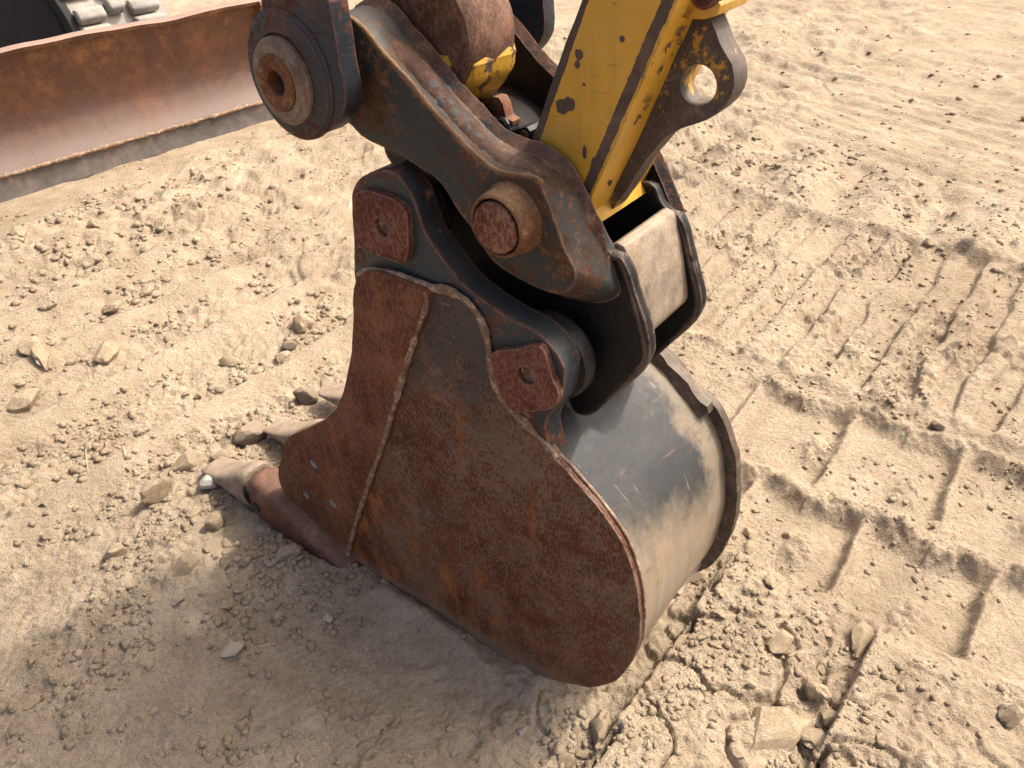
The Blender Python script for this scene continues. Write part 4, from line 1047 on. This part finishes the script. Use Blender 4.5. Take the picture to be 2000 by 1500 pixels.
special(322, 992, (.13, .07, .12), CL[5], 'dirt_clod', 'upright slab of dirt leaning left of the pale grey stone', 'clod', (.5, .3, .9), .2)
special(428, 1040, (.10, .06, .06), CL[6], 'dirt_clod', 'light tan wedge of dirt below the pale grey stone', 'clod', (.3, .4, 1.9), .2)
special(458, 1276, (.075, .05, .035), SG[0], 'stone', 'flat grey stone lying alone in the shaded sand lower left', 'stone', (.1, .1, .5), .1)
special(644, 1216, (.035, .03, .025), SPALE, 'stone', 'tiny pale stone in the shade below the side cutter', 'stone', None, .1)
special(1018, 1432, (.026, .03, .014), SG[1], 'stone', 'blue-grey pebble at the bottom edge below the bucket heel', 'stone', None, .1)
special(1506, 1425, (.16, .13, .035), CL[7], 'dirt_clod', 'broad cracked slab of crust at the bottom between the two cleat cuts', 'clod', (.05, -.08, .4), .3)
special(1592, 1352, (.07, .065, .05), CL[8], 'dirt_clod', 'square light clod beside the right-hand cleat cut', 'clod', None, .1)
special(1684, 1248, (.055, .14, .05), CL[9], 'dirt_clod', 'long reddish slab at the upper end of the right-hand cleat cut', 'clod', (.1, .2, -.62), .1)
special(1527, 1262, (.06, .09, .05), CL[2], 'dirt_clod', 'oval clod on the ledge right of the bucket heel', 'clod', None, .2)
special(1828, 838, (.055, .05, .035), SDARK, 'stone', 'dark reddish stone on the ridge far right of the bucket', 'stone', None, .1)
special(1975, 1400, (.06, .055, .05), CL[0], 'dirt_clod', 'lumpy clod at the right edge near the bottom corner', 'clod', None, .2)
special(590, 640, (.10, .12, .09), CL[6], 'dirt_clod', 'pale blocky clod on the ledge between the cleat cut and the bucket', 'clod', None, .2)
special(565, 676, (.075, .06, .05), SDARK, 'stone', 'dark stone at the end of the upper-left cleat cut', 'stone', None, .15)
special(1355, 1112, (.07, .07, .05), CL[4], 'dirt_clod', 'flat tan clod in the gap behind the bucket heel', 'clod', None, .2)
special(1175, 1425, (.09, .07, .06), CL[8], 'dirt_clod', 'large clod fallen against the cut below the bucket heel', 'clod', None, .2)

def inside_machine(u_, s_): return -.70 < u_ < .42 and -.02 < s_ < .47
def scatter(n, box, lo, hi, label, group, meshes=CL, dens=None, name='dirt_clod', cat='clod', sink=(.18, .5)):
    c = 0; tries = 0
    while c < n and tries < n * 40:
        tries += 1
        u_, s_ = (box[0] - abs(R_.gauss(0, .12)), R_.uniform(box[2], box[3])) if box[1] == 'trough' else (R_.gauss(box[0], box[1]), R_.gauss(box[2], box[3]))
        if inside_machine(u_, s_): continue
        x, y = us(u_, s_)
        d = np.array([x, y, 0]) - CAM
        dep = d[1] * cP - d[2] * sP; upv = d[1] * sP + d[2] * cP
        if dep < .3: continue
        a_, b_ = F * d[0] / dep, F * upv / dep
        a_, b_ = a_ * cR - b_ * sR, a_ * sR + b_ * cR
        if abs(a_) > 990 or abs(b_) > 740: continue
        r = lo + (hi - lo) * R_.random() ** 3.4
        if any((u_ - t[0]) ** 2 + (s_ - t[1]) ** 2 < ((r + t[2]) * .42) ** 2 for t in taken): continue
        if any(c0 - .02 < u_ < c0 + .13 for c0 in (-1.47, -1.93, -2.36)) and s_ < 1.0: continue
        taken.append((u_, s_, r))
        stone(name, R_.choice(meshes), u_, s_, (r * R_.uniform(.8, 1.3), r * R_.uniform(.7, 1.1), r * R_.uniform(.45, .9)), rr(), R_.uniform(*sink), label, cat, group)
        c += 1
scatter(60, (-.97, .16, -.02, .14), .022, .085, 'broken dirt clod in the rubble around the bucket teeth', 'clods around the teeth')
for c0, lab, grp in ((-1.47, 'tan dirt clod in the trough nearest the bucket teeth, left of them', 'clods in the nearest trough'), (-1.93, 'tan dirt clod in the second trough left of the bucket teeth', 'clods in the second trough'), (-2.36, 'tan dirt clod in the third trough toward the dozer blade', 'clods in the third trough')):
    scatter(22, (c0, 'trough', -.6, .9), .030, .12, lab, grp)
scatter(44, (.55, .26, .22, .20), .018, .065, 'dirt clod on the cracked ledges right of the bucket heel', 'clods right of the heel')
scatter(24, (.36, .05, .12, .26), .02, .06, 'loose clod along the crack behind the bucket heel', 'clods behind the heel')
scatter(22, (-.55, .32, -.42, .22), .014, .042, 'small clod in the shaded sand in front of the bucket', 'clods in the shade')
scatter(18, (-3.3, .35, .75, .35), .035, .10, 'clod in the heap of soil near the dozer blade', 'clods near the blade')
scatter(18, (.1, .8, 2.3, .7), .02, .055, 'small dark clod among the long cleat marks right of the coupler', 'clods among the cleat marks')
scatter(16, (-.9, .7, 3.4, .3), .03, .08, 'dark clod on the churned heaps far right', 'clods on the far heaps')
print('clods', len(taken))
# straws
for (px, py), (qx, qy), lab in (((172, 935), (171, 880), 'thin pale straw standing in the rubble left of the near tooth'), ((266, 935), (260, 913), 'short pale straw lying left of the near tooth'), ((1266, 1470), (1262, 1452), 'short white straw at the bottom edge right of the bucket')):
    a = gpt(px, py); b = gpt(qx, qy)
    xa, ya = us(*a); xb, yb = us(*b)
    za = float(gz(xa, ya)); zb = float(gz(xb, yb))
    me = tube('straw', [(xa, ya, za + .002), ((xa + xb) / 2, (ya + yb) / 2, (za + zb) / 2 + .012), (xb, yb, zb + .006)], .0016, M['straw'], None, n=5)
    me['label'] = lab; me['category'] = 'straw'
# uncountable crumbs: one mesh
def crumbs():
    rs = np.random.RandomState(77)
    bm = bmesh.new(); bmesh.ops.create_icosphere(bm, subdivisions=1, radius=.5)
    base = np.array([v.co[:] for v in bm.verts]); tri = np.array([[v.index for v in f.verts] for f in bm.faces]); bm.free()
    blobs = [((-.97, .26, -.03, .24), 3600, .003, .022), ((-1.75, .45, .05, .5), 5500, .004, .024), ((.58, .36, .25, .30), 4500, .003, .018), ((.36, .06, .15, .3), 700, .004, .018), ((-.6, .5, -.45, .3), 4200, .003, .022), ((-.2, .35, -.045, .03), 900, .003, .016), ((-.70, .12, -.10, .07), 900, .004, .024),
             ((.3, .9, 2.2, .75), 5000, .006, .020), ((-.8, 1.0, 3.5, .45), 1800, .008, .030), ((.8, .45, 1.5, .10), 700, .005, .016), ((.75, .45, 1.03, .05), 350, .004, .012), ((-2.6, 1.1, 1.9, .9), 2500, .008, .025), ((-3.3, .45, .8, .5), 2000, .008, .042), ((-.5, 1.8, 6., 1.2), 700, .015, .045)]
    vs, fs, n0 = [], [], 0
    blobs += [((c0, 'trough', -.7, .95), 1500, .005, .036) for c0 in (-1.47, -1.93, -2.36)]
    for (mu, su, ms, ss), n, lo, hi in blobs:
        if su == 'trough': U_ = mu - np.abs(rs.normal(0, .13, n)); S_ = rs.uniform(ms, ss, n)
        else: U_ = rs.normal(mu, su, n); S_ = rs.normal(ms, ss, n)
        clump = fbm(U_, S_, 3.2, 3, 150) > .04 - .22 * rs.rand(n)
        for c0 in (-1.47, -1.93, -2.36): clump &= ~((U_ > c0 - .005) & (U_ < c0 + .12) & (S_ > -.9) & (S_ < 1.0) & (rs.rand(n) < .9))
        ok = ~((-.60 < U_) & (U_ < .40) & (0 < S_) & (S_ < .44)) & clump
        U_, S_ = U_[ok], S_[ok]
        X_ = ORG[0] + UV[0] * U_ + NV[0] * S_; Y_ = ORG[1] + UV[1] * U_ + NV[1] * S_
        ok = (Y_ > .6) & (np.abs(X_) < Y_ * .85 + .6); X_, Y_ = X_[ok], Y_[ok]
        Z_ = gz(X_, Y_)
        for x, y, z in zip(X_, Y_, Z_):
            r = lo + (hi * 1.25 - lo) * rs.rand() ** 4.5
            p = base * (1 + .34 * rs.normal(size=base.shape)) * r * np.array([rs.uniform(.8, 1.3), rs.uniform(.7, 1.2), rs.uniform(.5, .9)])
            a = rs.uniform(0, 6.28); c, s = math.cos(a), math.sin(a)
            p = np.stack([p[:, 0] * c - p[:, 1] * s, p[:, 0] * s + p[:, 1] * c, p[:, 2]], 1) + (x, y, z + r * .06)
            vs.append(p); fs.append(tri + n0); n0 += len(base)
    V, Fc = np.concatenate(vs).astype(np.float32), np.concatenate(fs).astype(np.int32)
    me = bpy.data.meshes.new('crumbs'); me.vertices.add(len(V)); me.vertices.foreach_set('co', V.ravel())
    me.loops.add(Fc.size); me.loops.foreach_set('vertex_index', Fc.ravel()); me.polygons.add(len(Fc))
    me.polygons.foreach_set('loop_start', np.arange(0, Fc.size, 3, dtype=np.int32)); me.update(calc_edges=True)
    me.materials.append(M['crumb'])
    o = bpy.data.objects.new('soil_crumbs', me); COL.objects.link(o)
    o['kind'] = 'stuff'; o['label'] = 'fine crumbs and pebbles of dry soil strewn over the ground'; o['category'] = 'soil crumbs'
crumbs()
for o in bpy.data.objects:
    if '_off' in o: del o['_off']
